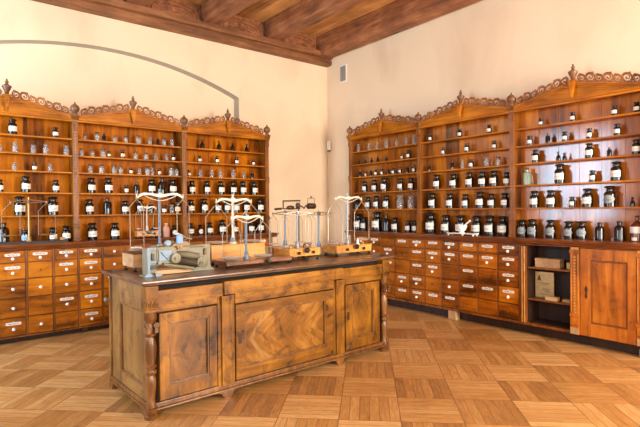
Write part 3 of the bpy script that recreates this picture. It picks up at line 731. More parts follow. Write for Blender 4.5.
m = MB(TR); m.box(1.7, 2.3, f + .016, .13, zb + .0, .145); put(m.build('cupboard_floor', 'carcass_dark'))
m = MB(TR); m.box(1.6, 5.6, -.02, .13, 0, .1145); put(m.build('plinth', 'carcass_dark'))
for bb in ((3.76, 3.88, -.125, -.04, 0, .1145), (1.63, 1.70, -.11, -.03, 0, .079), (5.60, 5.68, -.11, -.03, 0, .1145)):
    plabel(put(MB(TR).box(*bb).build('support_block', 'raw_block', bevel=.004)), 'raw pale wooden block under the drawers')
# things in the open cupboard
def box_thing(name, label, cat, a, d, z, w, dd, h, mat, rz=0, group=None, lid=True):
    p = TR((a, d, z)); r = thing(name, label, cat, p, rz, group)
    MB().box(-dd/2, dd/2, -w/2, w/2, 0, h * (.7 if lid else 1)).build('box_body', mat, r, bevel=.002)
    if lid: MB().box(-dd/2 - .002, dd/2 + .002, -w/2 - .002, w/2 + .002, h * .7 + .0005, h).build('lid', mat, r, bevel=.002)
    return r
r = box_thing('wooden_box', 'long pale wooden box on the upper shelf of the open cupboard', 'box', 2.61, .0, .7735, .27, .12, .10, 'pale_pine', .04)
box_thing('small_box', 'small pale box at the right end of the upper shelf in the open cupboard', 'box', 2.385, .02, .7735, .06, .08, .07, 'card_box')
r = thing('framed_card', 'tall beige printed card standing on the middle shelf of the open cupboard', 'card', TR((2.692, .06, .4187)), 0)
MB().box(-.012, .0, -.105, .105, 0, .29).build('card', 'parchment', r)
m = MB()
m.prism([(.08, .20), (.035, .20), (.045, .215), (.05, .235), (.056, .25), (.064, .252), (.066, .235), (.072, .22)], -.0135, -.0125, 'x')
m.box(-.0135, -.0125, .03, .085, .192, .197)
for z, a, b in ((.165, -.07, .07), (.15, -.05, .05), (.10, -.08, .02), (.085, -.06, .04), (.07, -.08, .0), (.04, -.04, .06)): m.box(-.0132, -.0125, a, b, z, z + .004)
m.build('print', 'ink', r)
box_thing('small_box', 'small white-labelled box lying in front of the beige card', 'box', 2.55, -.06, .4187, .13, .06, .042, 'card_box', lid=True)
box_thing('small_box', 'small flat brown box at the right end of the middle cupboard shelf', 'box', 2.40, -.04, .4187, .08, .06, .03, 'pale_pine', lid=False)

# ------------------------------------------------------------------ bottles (unit height, scaled per instance)
def arc_label(r, z0, z1, half=62, oval=False, seg=12, th=.008):
    m = MB()
    def col(t, rr):
        a = -pi / 2 + radians(half) * t
        if oval:
            k = math.sqrt(max(0, 1 - t * t)); zm = (z0 + z1) / 2; hh = (z1 - z0) / 2 * max(.12, k); lo, hi = zm - hh, zm + hh
        else: lo, hi = z0, z1
        return [(rr * cos(a), rr * sin(a), lo), (rr * cos(a), rr * sin(a), hi)]
    A = [m.verts(col(-1 + 2 * i / seg, r + th) + col(-1 + 2 * i / seg, r + .001)) for i in range(seg + 1)]
    for p, q in zip(A, A[1:]):
        m.face([p[0], q[0], q[1], p[1]]); m.face([p[1], q[1], q[3], p[3]]); m.face([p[2], p[3], q[3], q[2]]); m.face([p[0], p[2], q[2], q[0]])
    m.face([A[0][0], A[0][1], A[0][3], A[0][2]]); m.face([A[-1][0], A[-1][2], A[-1][3], A[-1][1]])
    return m
BODY = {  # profile, stopper profile, label (z0,z1,half,oval)
 'wide': ([(.24, 0), (.27, .015), (.27, .62), (.255, .67), (.20, .72), (.165, .745), (.165, .80), (.20, .82), (.20, .84)], [(.15, .841), (.16, .87), (.245, .885), (.255, .93), (.24, .97), (.12, 1.0)], (.20, .52, 62)),
 'jar': ([(.235, 0), (.26, .02), (.26, .58), (.245, .66), (.185, .72), (.155, .75), (.155, .80), (.19, .82), (.19, .835)], [(.13, .836), (.14, .87), (.225, .885), (.235, .93), (.20, .975), (.08, 1.0)], (.2, .5, 62)),
 'slim': ([(.22, 0), (.24, .015), (.24, .66), (.21, .73), (.12, .78), (.10, .80), (.10, .90), (.13, .91), (.13, .94)], [(.09, .941), (.12, .955), (.13, .985), (.08, 1.0)], (.2, .5, 62)),
 'cone': ([(.22, 0), (.24, .02), (.235, .35), (.20, .48), (.11, .60), (.085, .66), (.085, .80), (.12, .81), (.12, .83)], [(.08, .831), (.12, .85), (.13, .92), (.07, 1.0)], (.1, .3, 50)),
 'tube': ([(.17, 0), (.19, .02), (.19, .70), (.15, .76), (.10, .79), (.10, .88)], [(.09, .881), (.12, .89), (.12, .96), (.06, 1.0)], None),
 'carboy': ([(.21, 0), (.23, .01), (.23, .58), (.20, .66), (.13, .73), (.07, .79), (.06, .82), (.06, .93), (.08, .94), (.08, .96)], [(.05, .961), (.07, .97), (.07, .99), (.03, 1.0)], (.33, .56, 62)),
}
KINDS = {
 'D': ('jar', 'dark_glass', 'stopper_dark', 'label_white', False, 'medicine_bottle', 'dark glass jar with white label'),
 'R': ('jar', 'dark_glass', 'stopper_dark', 'label_white', True, 'medicine_bottle', 'dark glass jar with round label'),
 'B': ('wide', 'dark_glass', 'stopper_dark', 'label_blue', False, 'medicine_bottle', 'dark bottle with bluish label'),
 'S': ('wide', 'dark_glass', 'stopper_dark', 'label_white', False, 'medicine_bottle', 'small dark labelled bottle'),
 'N': ('slim', 'dark_glass', 'stopper_dark', None, False, 'medicine_bottle', 'plain dark bottle'),
 'E': ('cone', 'dark_glass', 'stopper_dark', None, False, 'medicine_bottle', 'narrow-necked dark bottle'),
 'O': ('jar', 'dark_glass', 'stopper_dark', 'label_silver', True, 'medicine_bottle', 'black jar with silver oval label'),
 'A': ('wide', 'amber_glass', 'stopper_dark', 'label_cream', False, 'medicine_bottle', 'amber bottle'),
 'C': ('wide', 'clear_glass', 'clear_glass', None, False, 'glass_bottle', 'clear glass bottle'),
 'T': ('tube', 'clear_glass', 'clear_glass', None, False, 'glass_vial', 'slender clear glass vial'),
 'G': ('slim', 'green_glass', 'stopper_dark', None, False, 'glass_bottle', 'tall greenish glass bottle'),
 'W': ('wide', 'clear_glass', 'stopper_dark', None, False, 'glass_bottle', 'small bottle of white powder'),
 'J': ('slim', 'pink_powder', 'enamel_white', None, False, 'medicine_bottle', 'pinkish bottle with white cap'),
 'H': ('carboy', 'reddish_glass', 'stopper_dark', 'label_white', False, 'medicine_bottle', 'tall carboy with two white labels'),
}
PROTO = {}
def make_bottle(k):
    shape, gm, sm, lm, oval, nm, _ = KINDS[k]; body, stop, lab = BODY[shape]
    r = thing(nm, 'x', 'bottle')
    MB().lathe(body, seg=16).build('bottle_body', gm, r, True)
    MB().lathe(stop, seg=14).build('stopper', sm, r, True)
    if k in 'WCT':
        fill = {'W': ('white_powder', .58), 'C': ('pink_powder', .30), 'T': ('white_powder', .12)}[k]
        rr = body[2][0] * .88
        MB().lathe([(rr, .03), (rr, fill[1]), (rr * .6, fill[1] + .02)], seg=14).build('contents', fill[0], r, True)
    if lm and lab:
        rad = body[2][0]
        if k == 'O': m = arc_label(rad, .18, .56, 70, True)
        elif k == 'R': m = arc_label(rad, .16, .56, 58, True)
        elif k == 'H': m = arc_label(rad, .33, .58, 68)
        elif k == 'E': m = arc_label(rad, .08, .28, 50)
        else: m = arc_label(rad, lab[0], lab[1] + .02, 60)
        m.build('label', lm, r, True)
        if k == 'H': arc_label(rad, .05, .17, 24).build('label', lm, r, True)
    return r
ORD = ['', 'second ', 'third ', 'fourth ', 'fifth ', 'sixth ', 'seventh ', 'eighth ', 'ninth ', 'tenth ', 'eleventh ']
BAYS = ['left bay', 'middle bay', 'right bay']
ROWS = ['top shelf', 'second shelf', 'third shelf', 'fourth shelf', 'fifth shelf', 'bottom row']
BW = {k: max(p[0] for p in BODY[KINDS[k][0]][0] + BODY[KINDS[k][0]][1]) for k in KINDS}
nb = 0
for key, bay, row, items in BOTTLES:
    S = SIDES[key]; z = SHELF_TOP[key][row]; its = [i.split(',') for i in items.split()]
    where = S['where'].replace(' wall', '-wall')
    N = len(its); pil = sorted(S['pil'])
    # keep neighbours apart by at least their radii
    pos = [[i[0], float(i[1]), float(i[2])] for i in its]
    sg = 1 if key == 'L' else -1
    bi = bay if key == 'L' else 2 - bay
    lo, hi = pil[bi] + .036, pil[bi+1] - .036
    lst = sorted(pos, key=lambda p: p[1])
    for it in range(30):
        for p, q in zip(lst, lst[1:]):
            need = BW[p[0]] * p[2] + BW[q[0]] * q[2] + .004
            if q[1] - p[1] < need:
                e = (need - q[1] + p[1]) / 2; p[1] -= e; q[1] += e
        for p in lst:
            r = BW[p[0]] * p[2]; p[1] = min(max(p[1], lo + r), hi - r)
    for n, (k, a, h) in enumerate(pos):
        rz = (0 if key == 'L' else -pi / 2) + random.uniform(-.12, .12)
        loc = S['tf']((a, .062 if key == 'L' else max(.052, .0), z))
        rad = BW[k] * h
        if key == 'R': loc = S['tf']((a, min(.055, .1305 - rad), z))
        elif rad > .05: loc = S['tf']((a, rad + .004, z))
        if k in PROTO: r = copy_tree(PROTO[k])
        else: r = make_bottle(k); PROTO[k] = r
        r.location = loc + Vector((0, 0, .0003)); r.rotation_euler = (0, 0, rz); r.scale = (h, h, h)
        # position counted among the bottles seen on this shelf
        m_ = N - 1 - n
        if n <= m_: place = ORD[n] + ('leftmost' if n == 0 else 'from left')
        else: place = ORD[m_] + ('rightmost' if m_ == 0 else 'from right')
        if N == 1: place = 'alone'
        d = KINDS[k][6]
        if row == 5: d = d.replace('small ', '')
        r['label'] = '%s, %s, %s, %s, %s' % (d, place, ROWS[row], BAYS[bay], S['where'])
        r['category'] = 'bottle'
        r['group'] = 'bottles on the %s shelving, %s, %s' % (S['where'], BAYS[bay], ROWS[row])
        nb += 1

# ------------------------------------------------------------------ central dispensing counter (local: x along, y depth, z up)
TH = .028787; TO = Vector((1.145, 3.321, 0)); TZ = .965
def T(s, v, z=TZ): return TO + Vector((cos(TH) * s - sin(TH) * v, sin(TH) * s + cos(TH) * v, z))
ct = thing('dispensing_counter', 'freestanding panelled wooden counter with turned corner columns in mid room', 'counter', TO, TH)
# slab
m = MB(); m.prism([(-.005, .940), (-.012, .950), (-.010, .962), (-.004, .965), (.895, .965), (.90, .958), (.90, .940)], -.03, 2.585, 'x')
m.box(-.018, 2.57, .012, .885, .930, .9395)
plabel(m.build('tabletop', 'slab_wood', ct, bevel=.002), 'worn dark brown tabletop')
# body carcass and a black block that paints the gap's shade under the top
MB().box(.06, 2.44, .075, .83, .10, .885).build('carcass', 'carcass_dark', ct)
MB().box(.10, 2.40, .10, .80, .8855, .9299).build('gap_shade_block', 'gap_shade_black', ct)
# frieze, in stepped fields
m = MB()
m.box(.085, .60, .022, .0745, .79, .888); m.box(1.845, 2.395, .022, .0745, .79, .888)
m.box(.60, 1.845, .004, .0745, .80, .900)
m.box(.60, .70, .000, .0035, .80, .889); m.box(1.745, 1.845, .000, .0035, .80, .889)
m.build('drawer_front', 'counter_wood_h', ct, bevel=.003)
m = MB()
m.box(.085, .555, .034, .0745, .735, .7895); m.box(1.885, 2.395, .034, .0745, .735, .7895); m.box(.705, 1.74, .026, .0745, .715, .7995)
m.build('frieze', 'counter_wood_h', ct, bevel=.003)
for (a, b) in ((.556, .704), (1.741, 1.884)):
    c = (a + b) / 2
    m = MB(); m.box(a, b, .034, .0745, .095, .7895); m.box(c - .045, c + .045, .018, .0335, .10, .7895)
    m.box(c - .05, c + .05, .006, .0335, .725, .7895)
    for q in range(3): m.box(c - .035 + q * .026, c - .020 + q * .026, .001, .0059, .735, .775)
    m.build('post', 'counter_wood_v', ct, bevel=.003)
def ctdoor(x0, x1, px0, px1, ven, handle, label):
    x0 += .004; x1 -= .004
    m = MB(); y0, y1 = .026, .0739; z0, z1, pz0, pz1 = .112, .724, .208, .652
    if x1 - x0 > 1: z1 = .704; pz1 = .632
    def poly(p): m.prism(p, y0, y1, 'y')
    g = .0006
    poly([(x0, z0), (x1, z0), (px1, pz0 - g), (px0, pz0 - g)]); poly([(x0, z1), (px0, pz1 + g), (px1, pz1 + g), (x1, z1)])
    poly([(x0 - 0, z0 + g), (px0 - g, pz0), (px0 - g, pz1), (x0, z1 - g)]); poly([(x1, z0 + g), (x1, z1 - g), (px1 + g, pz1), (px1 + g, pz0)])
    d = m.build('door', 'counter_wood_h' if x1 - x0 > 1 else 'counter_wood_v', ct, bevel=.002)
    m = MB(); m.box(px0, px1, .046, .0735, pz0, pz1)
    m.build('panel', ven, d)
    m = MB(); w = .014
    m.box(px0, px1, .030, .0459, pz0, pz0 + w); m.box(px0, px1, .030, .0459, pz1 - w, pz1)
    m.box(px0, px0 + w, .030, .0459, pz0 + w, pz1 - w); m.box(px1 - w, px1, .030, .0459, pz0 + w, pz1 - w)
    m.build('moulding', 'counter_dark', d, bevel=.003)
    hx = handle
    m = MB(); m.box(hx - .013, hx + .013, .0215, .0258, .395, .475); m.box(hx - .016, hx + .016, .0235, .0259, .40, .47)
    m.build('escutcheon', 'dark_iron', d, bevel=.001)
    return d
ctdoor(.094, .55, .17, .482, 'veneer_small', .516, '')
ctdoor(.708, 1.738, .79, 1.645, 'veneer_wide', .748, '')
ctdoor(1.889, 2.362, 1.975, 2.277, 'veneer_right', 1.925, '')
# applied chevron strip on the wide panel
m = MB()
for s in (-1, 1):
    m.prism([(.835, .41), (.875, .41), (1.02, .41 + s * .19), (.98, .41 + s * .19)], .0440, .0457, 'y')
plabel(m.build('inlay', 'counter_side', ct), 'paler angled veneer strips')
# corner blocks and columns
for cx in (.047, 2.447):
    m = MB(); m.box(cx - .052, cx + .042, .012, .0995, .765, .925)
    m.box(cx - .050, cx + .040, .008, .0115, .84, .905)
    for q in range(3):
        x = cx - .034 + q * .029
        m.box(x - .010, x - .006, .004, .0115, .775, .815); m.box(x + .006, x + .010, .004, .0115, .775, .815)
        m.lathe([(.010, .004), (.010, .0115)], (x, 0, .815), 10, 'y')
    m.box(cx - .056, cx + .046, .004, .0995, .745, .7645)
    m.build('corner_block', 'counter_wood_v', ct, bevel=.002)
    m = MB()
    prof = [(.046, .0), (.048, .03), (.040, .035), (.047, .045), (.047, .075), (.036, .08), (.034, .10), (.030, .115), (.026, .13), (.031, .18), (.037, .24), (.034, .28), (.024, .300), (.024, .304), (.036, .312), (.040, .325), (.036, .338), (.026, .342), (.026, .350), (.038, .356), (.040, .368), (.030, .376), (.030, .382), (.036, .42), (.041, .49), (.034, .545), (.026, .57), (.038, .578), (.040, .592), (.030, .600), (.030, .67), (.043, .69), (.045, .70), (.045, .7445)]
    m.lathe(prof, (cx - .004, .052, 0), 20)
    col = m.build('column', 'counter_dark', ct, True)
    m = MB()
    for s in (-1, 1):
        x = cx - .004 + s * .026
        m.lathe([(.020, .0), (.020, .014)], (x, 0, .655), 12, 'y'); m.lathe([(.010, -.005), (.010, -.0001)], (x, 0, .655), 10, 'y')
        m.box(x - .012, x + .012, .002, .016, .60, .634)
    m.lathe([(.018, -.001), (.018, .030)], (cx - .045, .05, .655), 10, 'x') if cx < 1 else None
    m.build('volute', 'counter_dark', col, True)
# plinth with bracket feet
m = MB()
m.box(.02, 2.47, .036, .87, .066, .0995); m.box(.014, 2.476, .020, .875, .052, .0655)
m.build('plinth', 'counter_dark', ct, bevel=.003)
def foot(x, w):
    m = MB(); m.prism([(x - w * 1.5, .0515), (x - w * .8, .040), (x - w * .7, .018), (x - w * .45, .006), (x - w * .4, 0), (x + w * .4, 0), (x + w * .45, .006), (x + w * .7, .018), (x + w * .8, .040), (x + w * 1.5, .0515)], .022, .09, 'y')
    m.build('foot', 'counter_dark', ct, bevel=.002)
foot(.63, .06); foot(1.815, .06)
m = MB(); m.box(.018, .09, .11, .18, 0, .0515); m.build('foot', 'counter_dark', ct)
m = MB(); m.prism([(.77, .0515), (.80, .04), (.81, 0), (.875, 0), (.875, .0515)], .016, .09, 'x'); m.build('foot', 'counter_dark', ct, bevel=.003)
m = MB(); m.box(2.40, 2.475, .79, .875, 0, .0515); m.build('foot', 'counter_dark', ct)
m = MB(); m.prism([(.11, .0515), (.11, 0), (.15, .0), (.165, .03), (.22, .0515)], .016, .05, 'x'); m.build('foot', 'counter_dark', ct)
# left end: framed panel, far post with a knob
m = MB()
m.box(.030, .0595, .10, .175, .10, .925); m.box(.030, .0595, .64, .82, .10, .925)
m.box(.030, .0595, .1751, .6399, .10, .19); m.box(.030, .0595, .1751, .6399, .735, .80)
m.box(.024, .0595, .1751, .6399, .8005, .925)
m.build('side_frame', 'counter_side', ct, bevel=.003)
m = MB(); m.box(.046, .0595, .1755, .6395, .1905, .7345); m.build('side_panel', 'counter_side', ct)
m = MB()
for (y0, y1, z0, z1) in ((.176, .639, .191, .204), (.176, .639, .721, .734), (.176, .189, .2045, .7205), (.626, .639, .2045, .7205)): m.box(.034, .0459, y0, y1, z0, z1)
m.build('moulding', 'counter_dark', ct, bevel=.002)
m = MB(); m.box(.018, .075, .84, .87, .10, .925); m.build('post', 'counter_side', ct, bevel=.003)
m = MB(); m.lathe([(.008, .0), (.008, -.012), (.017, -.018), (.019, -.03), (.012, -.04)], (.0175, .855, .725), 12, 'x')
plabel(m.build('knob', 'steel', ct, True), 'grey metal knob')
# right end and back
m = MB(); m.box(2.4405, 2.47, .10, .84, .10, .925); m.box(.06, 2.44, .8305, .85, .10, .925); m.build('side_panel', 'counter_side', ct)
# dark mat on the tabletop
m = MB(); m.box(.22, .98, .40, .80, 0, .003)

# ------------------------------------------------------------------ balances
def curve(p0, p1, p2, n=10):
    return [tuple((1-t)**2 * a + 2*t*(1-t) * b + t*t * c for a, b, c in zip(p0, p1, p2)) for t in [i / n for i in range(n + 1)]]
def pan_set(root, x, ztop, zpan, half, r, mat, wmat, dep=0.0, split=.045):
    """wire stirrup hanging from a beam end and the dish it carries"""
    m = MB(); split = half * 1.1 + .01
    m.ball((x, dep, ztop), .010, 8, (1.1, .8, 1.2))
    m.tube([(x, dep, ztop), (x, dep, ztop - .012)], .004, 5)
    for s in (-1, 1):
        m.tube([(x, dep, ztop - .012), (x + s * half * .5, dep, ztop - split * .5), (x + s * half, dep, ztop - split), (x + s * half, dep, zpan + .002)], .0032, 5)
    h = m.build('pan_hanger', wmat, root, True)
    m = MB(); m.lathe([(r * .55, 0), (r * .85, .003), (r, .012), (r * 1.04, .0125), (r * 1.02, .009), (r * .9, -.001), (r * .55, -.004)][::1], (x, dep, zpan + .004), 20, closed=True)
    m.build('pan', mat, h, True)
def beam_mesh(x0, half, z, style, dep=0.0):
    m = MB()
    if style == 'swan':      # broad pale beam dipping at the middle, drooping ends
        top = [(-1, -.020), (-.9, .002), (-.72, .017), (-.4, .012), (-.12, .006), (0, .012), (.12, .006), (.4, .012), (.72, .017), (.9, .002), (1, -.020)]
        bot = [(1, -.030), (.86, -.016), (.70, -.002), (.4, -.006), (.15, -.018), (0, -.024), (-.15, -.018), (-.4, -.006), (-.70, -.002), (-.86, -.016), (-1, -.030)]
        m.prism([(x0 + a * half, z + b) for a, b in top + bot], dep - .007, dep + .007, 'y')
        for s in (-1, 1): m.tube(curve((x0 + s * half * .72, dep, z - .004), (x0 + s * half * .35, dep, z - .045), (x0, dep, z - .05)), .0045, 6)
        for s in (-1, 1): m.tube([(x0 + s * half * 1.02, dep, z - .04), (x0 + s * half * 1.02, dep, z + .006)], .006, 6)
    else:                    # slim lattice beam
        m.tube([(x0 - half, dep, z), (x0 - half * .5, dep, z + .012), (x0, dep, z + .02), (x0 + half * .5, dep, z + .012), (x0 + half, dep, z)], .0045, 6)
        m.tube([(x0 - half, dep, z), (x0 - half * .5, dep, z - .008), (x0, dep, z - .016), (x0 + half * .5, dep, z - .008), (x0 + half, dep, z)], .0035, 6)
        for s in (-1, 1):
            for q in (.25, .5, .75): m.tube([(x0 + s * half * q, dep, z - .013 * (1 - q)), (x0 + s * half * q, dep, z + .018 * (1 - q))], .003, 5)
            m.ball((x0 + s * (half + .008), dep, z + .004), .009, 8)
    m.ball((x0, dep, z + .006), .014, 8, (1, .9, 1.1))
    return m
def balance(name, label, loc, rz, box, pil, half, beam, style, pans, mats, knobs=(), feet=.035, group=None, splay=0.0, collar=None, topm=None):
    """box=(x0,x1,y0,y1,z0,z1); pil=(x,y,r,ztop); pans=(zpan_l,zpan_r,half_l,half_r,radius)"""
    bm_, pm, beamm, panm, wm = mats
    r = thing(name, label, 'balance', loc, rz, group)
    x0, x1, y0, y1, z0, z1 = box; px, py, pr, zt = pil
    b = MB().box(x0, x1, y0, y1, z0, z1 - .008).build('base_box', bm_, r, bevel=.002)
    MB().box(x0 - .006, x1 + .006, y0 - .006, y1 + .006, z1 - .0077, z1).build('top_board', topm or bm_, r, bevel=.002)
    if knobs == 'drawer' or knobs == 'two':
        w = x1 - x0; c = (x0 + x1) / 2
        m = MB(); m.box(c - w * .36, c + w * .36, y0 - .006, y0 - .0005, z0 + .010, z1 - .018); m.build('drawer', bm_, b, bevel=.0015)
        for s in (-1, 1):
            m = MB(); m.lathe([(.005, -.0062), (.005, -.012), (.015, -.017), (.016, -.026), (.010, -.032)], (c + s * w * .235, y0, z0 + (z1 - z0) * .45), 12, 'y')
            m.build('drawer_knob', 'black_knob', b, True)
        m = MB(); m.lathe([(.006, .0), (.006, -.018), (.025, -.022), (.028, -.034), (.020, -.044)], (c, y0 - .0065, z1 - .016), 14, 'y')
        m.build('lever_knob', 'black_knob', b, True)
    elif knobs == 'one':
        m = MB(); c = (x0 + x1) / 2 + .06
        m.lathe([(.006, 0), (.006, -.012), (.020, -.016), (.022, -.026), (.016, -.034)], (c, y0 - .0065, (z0 + z1) / 2), 14, 'y'); m.build('lever_knob', 'black_knob', b, True)
    if z0 > .005:
        for fx in (x0 + .02, x1 - .02):
            for fy in (y0 + .018, y1 - .018):
                m = MB(); m.lathe([(.014, 0), (.016, .006), (.007, .012), (.007, z0 * .5), (.011, z0 * .6), (.011, z0 - .0003)], (fx, fy, 0), 12); m.build('levelling_foot', 'black_knob', b, True)
    m = MB()
    m.lathe([(pr * 2.6, z1 + .0003), (pr * 2.6, z1 + .012), (pr * 1.9, z1 + .016), (pr * 1.7, z1 + .05), (pr * 1.2, z1 + .056), (pr, z1 + .07), (pr * .92, zt - .05), (pr * 1.3, zt - .046), (pr * 1.3, zt - .034), (pr * .8, zt - .03), (pr * .7, zt)], (px, py, 0), 16)
    p = m.build('pillar', pm, r, True)
    if collar:
        m = MB(); m.lathe([(pr * 2.0, z1 + .0165), (pr * 2.0, z1 + .055)], (px, py, 0), 16); m.build('collar', collar, p, True)
    m = MB(); m.tube([(px, py - pr - .004, beam - .03), (px, py - pr - .004, z1 + .075)], .0016, 5); m.build('pointer', wm, p)
    g = beam_mesh(px, half, beam, style, py - (pr + .012)); g.build('beam', beamm, r, style != 'swan', bevel=.002 if style == 'swan' else 0)
    zl, zr, hl, hr, rad = pans
    for s, zp, hh in ((-1, zl, hl), (1, zr, hr)):
        pan_set(r, px + s * half * 1.02, beam - .03 if style == 'swan' else beam - .006, zp, hh, rad, panm, wm, py - (pr + .012))
    return r
Z0 = .0
def loc(s, v): return T(s, v)
# tall pale-beamed balance behind the machine
balance('balance_scale', 'tall balance with pale curved beam rising behind the beige machine', loc(.385, .70), TH,
        (-.27, .36, -.13, .12, .035, .145), (0, 0, .011, .665), .195, .615, 'swan', (.158, .158, .055, .055, .062), ('pale_pine', 'steel_blue', 'ivory_metal', 'nickel', 'wire'), collar='steel', topm='mahogany')
balance('balance_scale', 'pale-beamed balance on a plain yellow pine box, behind the dark-boarded balance', loc(1.065, .66), TH,
        (-.27, .29, -.09, .10, .035, .172), (0, 0, .013, .625), .18, .575, 'swan', (.181, .179, .105, .105, .085), ('pine', 'ivory_metal', 'ivory_metal', 'nickel', 'wire'), collar='steel_blue')
balance('balance_scale', 'pale-beamed balance on a dark brown board at the front tabletop edge', loc(1.0, .33), TH,
        (-.25, .42, -.10, .12, .022, .058), (0, 0, .012, .465), .155, .42, 'swan', (.066, .066, .085, .085, .078), ('mahogany', 'steel_blue', 'ivory_metal', 'nickel', 'wire'), knobs='one')
balance('balance_scale', 'steel-pillared balance on a pine drawer box left of the blue-collared balance', loc(1.63, .42), TH,
        (-.185, .185, -.12, .13, .04, .112), (0, 0, .010, .475), .165, .44, 'slim', (.125, .125, .045, .045, .045), ('pine', 'steel', 'nickel', 'nickel', 'wire'), knobs='two')
balance('balance_scale', 'dark-pillared balance with teal foot, behind the pine drawer box', loc(1.69, .70), TH,
        (-.20, .16, -.10, .10, .035, .11), (0, 0, .010, .475), .155, .44, 'slim', (.13, .13, .05, .05, .05), ('pale_pine', 'steel_blue', 'old_brass', 'nickel', 'wire'), collar='steel_blue')
balance('balance_scale', 'dark-topped balance with pale blue foot between two pine drawer boxes', loc(2.105, .66), TH,
        (-.22, .20, -.09, .10, .02, .065), (0, 0, .012, .465), .155, .43, 'slim', (.12, .12, .042, .042, .05), ('pale_pine', 'steel_blue', 'old_brass', 'nickel', 'wire'), collar='light_blue')
balance('balance_scale', 'tall steel-pillared balance on the rightmost pine drawer box of the counter', loc(2.325, .45), TH,
        (-.255, .252, -.11, .10, .03, .105), (0, 0, .012, .655), .19, .60, 'swan', (.135, .14, .10, .11, .07), ('pine', 'steel', 'ivory_metal', 'nickel', 'wire'), knobs='two')
# steelyard balance, dark
r = thing('hydrostatic_balance', 'dark iron beam balance with slung cylinder, above the pine drawer boxes', 'balance', loc(1.99, .857), TH)
m = MB(); m.lathe([(.036, 0), (.036, .008), (.02, .016), (.012, .03), (.009, .05), (.008, .49)], seg=14); m.build('stand', 'dark_iron', r, True)
m = MB()
m.tube([(-.205, 0, .575), (-.205, 0, .49), (-.12, 0, .485), (.015, 0, .49), (.02, 0, .575), (-.205, 0, .57)], .008, 6)
m.ball((-.11, 0, .50), .03, 10, (1.8, .8, .8)); m.ball((-.01, 0, .52), .028, 10, (1, .8, 1.2))
m.tube([(.015, 0, .52), (.05, 0, .51), (.075, 0, .49), (.095, 0, .515), (.13, 0, .52)], .008, 6)
m.build('beam', 'dark_iron', r, True)
m = MB(); m.tube([(-.23, 0, .49), (-.31, 0, .485)], .012, 8); m.tube([(-.205, 0, .492), (-.24, 0, .49)], .004, 5); m.build('counterweight', 'dark_iron', r, True)
m = MB(); m.lathe([(.030, .13), (.033, .14), (.033, .215), (.030, .225)], (0, 0, .515), 14, 'x'); m.build('cylinder', 'dark_iron', r, True)
m = MB(); m.tube([(.128, 0, .52), (.128, 0, .60), (.228, 0, .60), (.228, 0, .52)], .0035, 5); m.ball((.178, 0, .612), .012, 8, (1, 1, 1.3)); m.build('yoke', 'old_brass', r, True)

# loose weights and glassware on the boxes
wi = 0
for (s, v, z, k, lab) in ((2.16, .38, .1055, 'W', 'small brass weight left on the rightmost pine drawer box'), (2.40, .37, .1055, 'F', 'white porcelain weight figure on the rightmost pine drawer box'),
                          (2.50, .40, .1055, 'W', 'brass weight near the right end of the rightmost pine drawer box'), (1.50, .36, .1125, 'W', 'brass weight on the pine drawer box before the dark iron balance'),
                          (1.76, .37, .1125, 'W', 'brass weight at the right of the pine drawer box before the dark iron balance'), (1.70, .40, .1125, 'D', 'small dark reddish weight beside the steel pillar')):
    m = MB()
    if k == 'W': prof = [(.016, 0), (.017, .003), (.017, .018), (.009, .022), (.007, .027), (.010, .032), (.006, .037)]
    elif k == 'F': prof = [(.020, 0), (.021, .006), (.012, .014), (.017, .026), (.014, .040), (.006, .046), (.009, .054), (.004, .062)]
    else: prof = [(.014, 0), (.015, .02), (.010, .026), (.012, .034)]
    m.lathe(prof, seg=12)
    o = m.build('weight', {'W': 'brass', 'F': 'porcelain', 'D': 'reddish_glass'}[k], None, True); o.location = T(s, v, TZ + z); tag(o, lab, 'weight')

# ------------------------------------------------------------------ beige pill machine at the left end of the counter
r = thing('pill_machine', 'beige enamelled pill-making machine with roller on the left tabletop corner', 'machine', T(0, 0), TH)
m = MB()   # left stand, pale metal with an open slot
m.prism([(.115, 0), (.115, .02), (.102, .03), (.105, .205), (.098, .214), (.085, .214), (.078, .205), (.082, .03), (.06, .012), (.06, 0)], .183, .197, 'y')
m.prism([(.190, 0), (.190, .010), (.150, .022), (.135, .022), (.145, 0)], .183, .197, 'y'); m.box(.1025, .15, .185, .197, .10, .118); m.box(.1025, .15, .185, .197, .196, .210)
m.build('stand', 'machine_pale', r, bevel=.002)
m = MB()
m.box(.082, .098, .19, .29, .012, .208)
m.box(.062, .19, .198, .30, 0, .012)
m.box(.098, .155, .20, .29, .03, .20)
m.build('stand_body', 'machine_enamel', r, bevel=.003)
m = MB(); m.box(.1, .145, .180, .1846, .055, .085); m.box(.11, .13, .178, .1846, .12, .17); m.build('adjusting_block', 'black_knob', r, bevel=.002)
m = MB(); m.prism([(.156, .085), (.30, .085), (.31, .10), (.31, .195), (.29, .215), (.156, .215)], .20, .33, 'y'); m.build('gear_housing', 'machine_enamel', r, bevel=.006)
m = MB(); m.box(.17, .27, .192, .1995, .11, .19); m.tube([(.185, .188, .175), (.235, .188, .12)], .005, 6); m.build('cover_plate', 'machine_pale', r, bevel=.002)
m = MB()   # right side plate with flared foot
m.prism([(.44, 0), (.66, 0), (.66, .010), (.635, .022), (.625, .05), (.625, .205), (.615, .212), (.40, .205), (.395, .19), (.50, .06), (.50, .03), (.44, .012)], .27, .285, 'y')
m.prism([(.44, 0), (.66, 0), (.66, .010), (.63, .022), (.47, .022), (.44, .012)], .2855, .40, 'y')
m.box(.60, .615, .2855, .40, .022, .205)
m.build('side_plate', 'machine_enamel', r, bevel=.003)
m = MB(); m.lathe([(.008, 0), (.014, .004), (.010, .02), (.014, .04), (.008, .05)], (.575, .262, .13), 10); m.build('latch', 'old_brass', r, True)
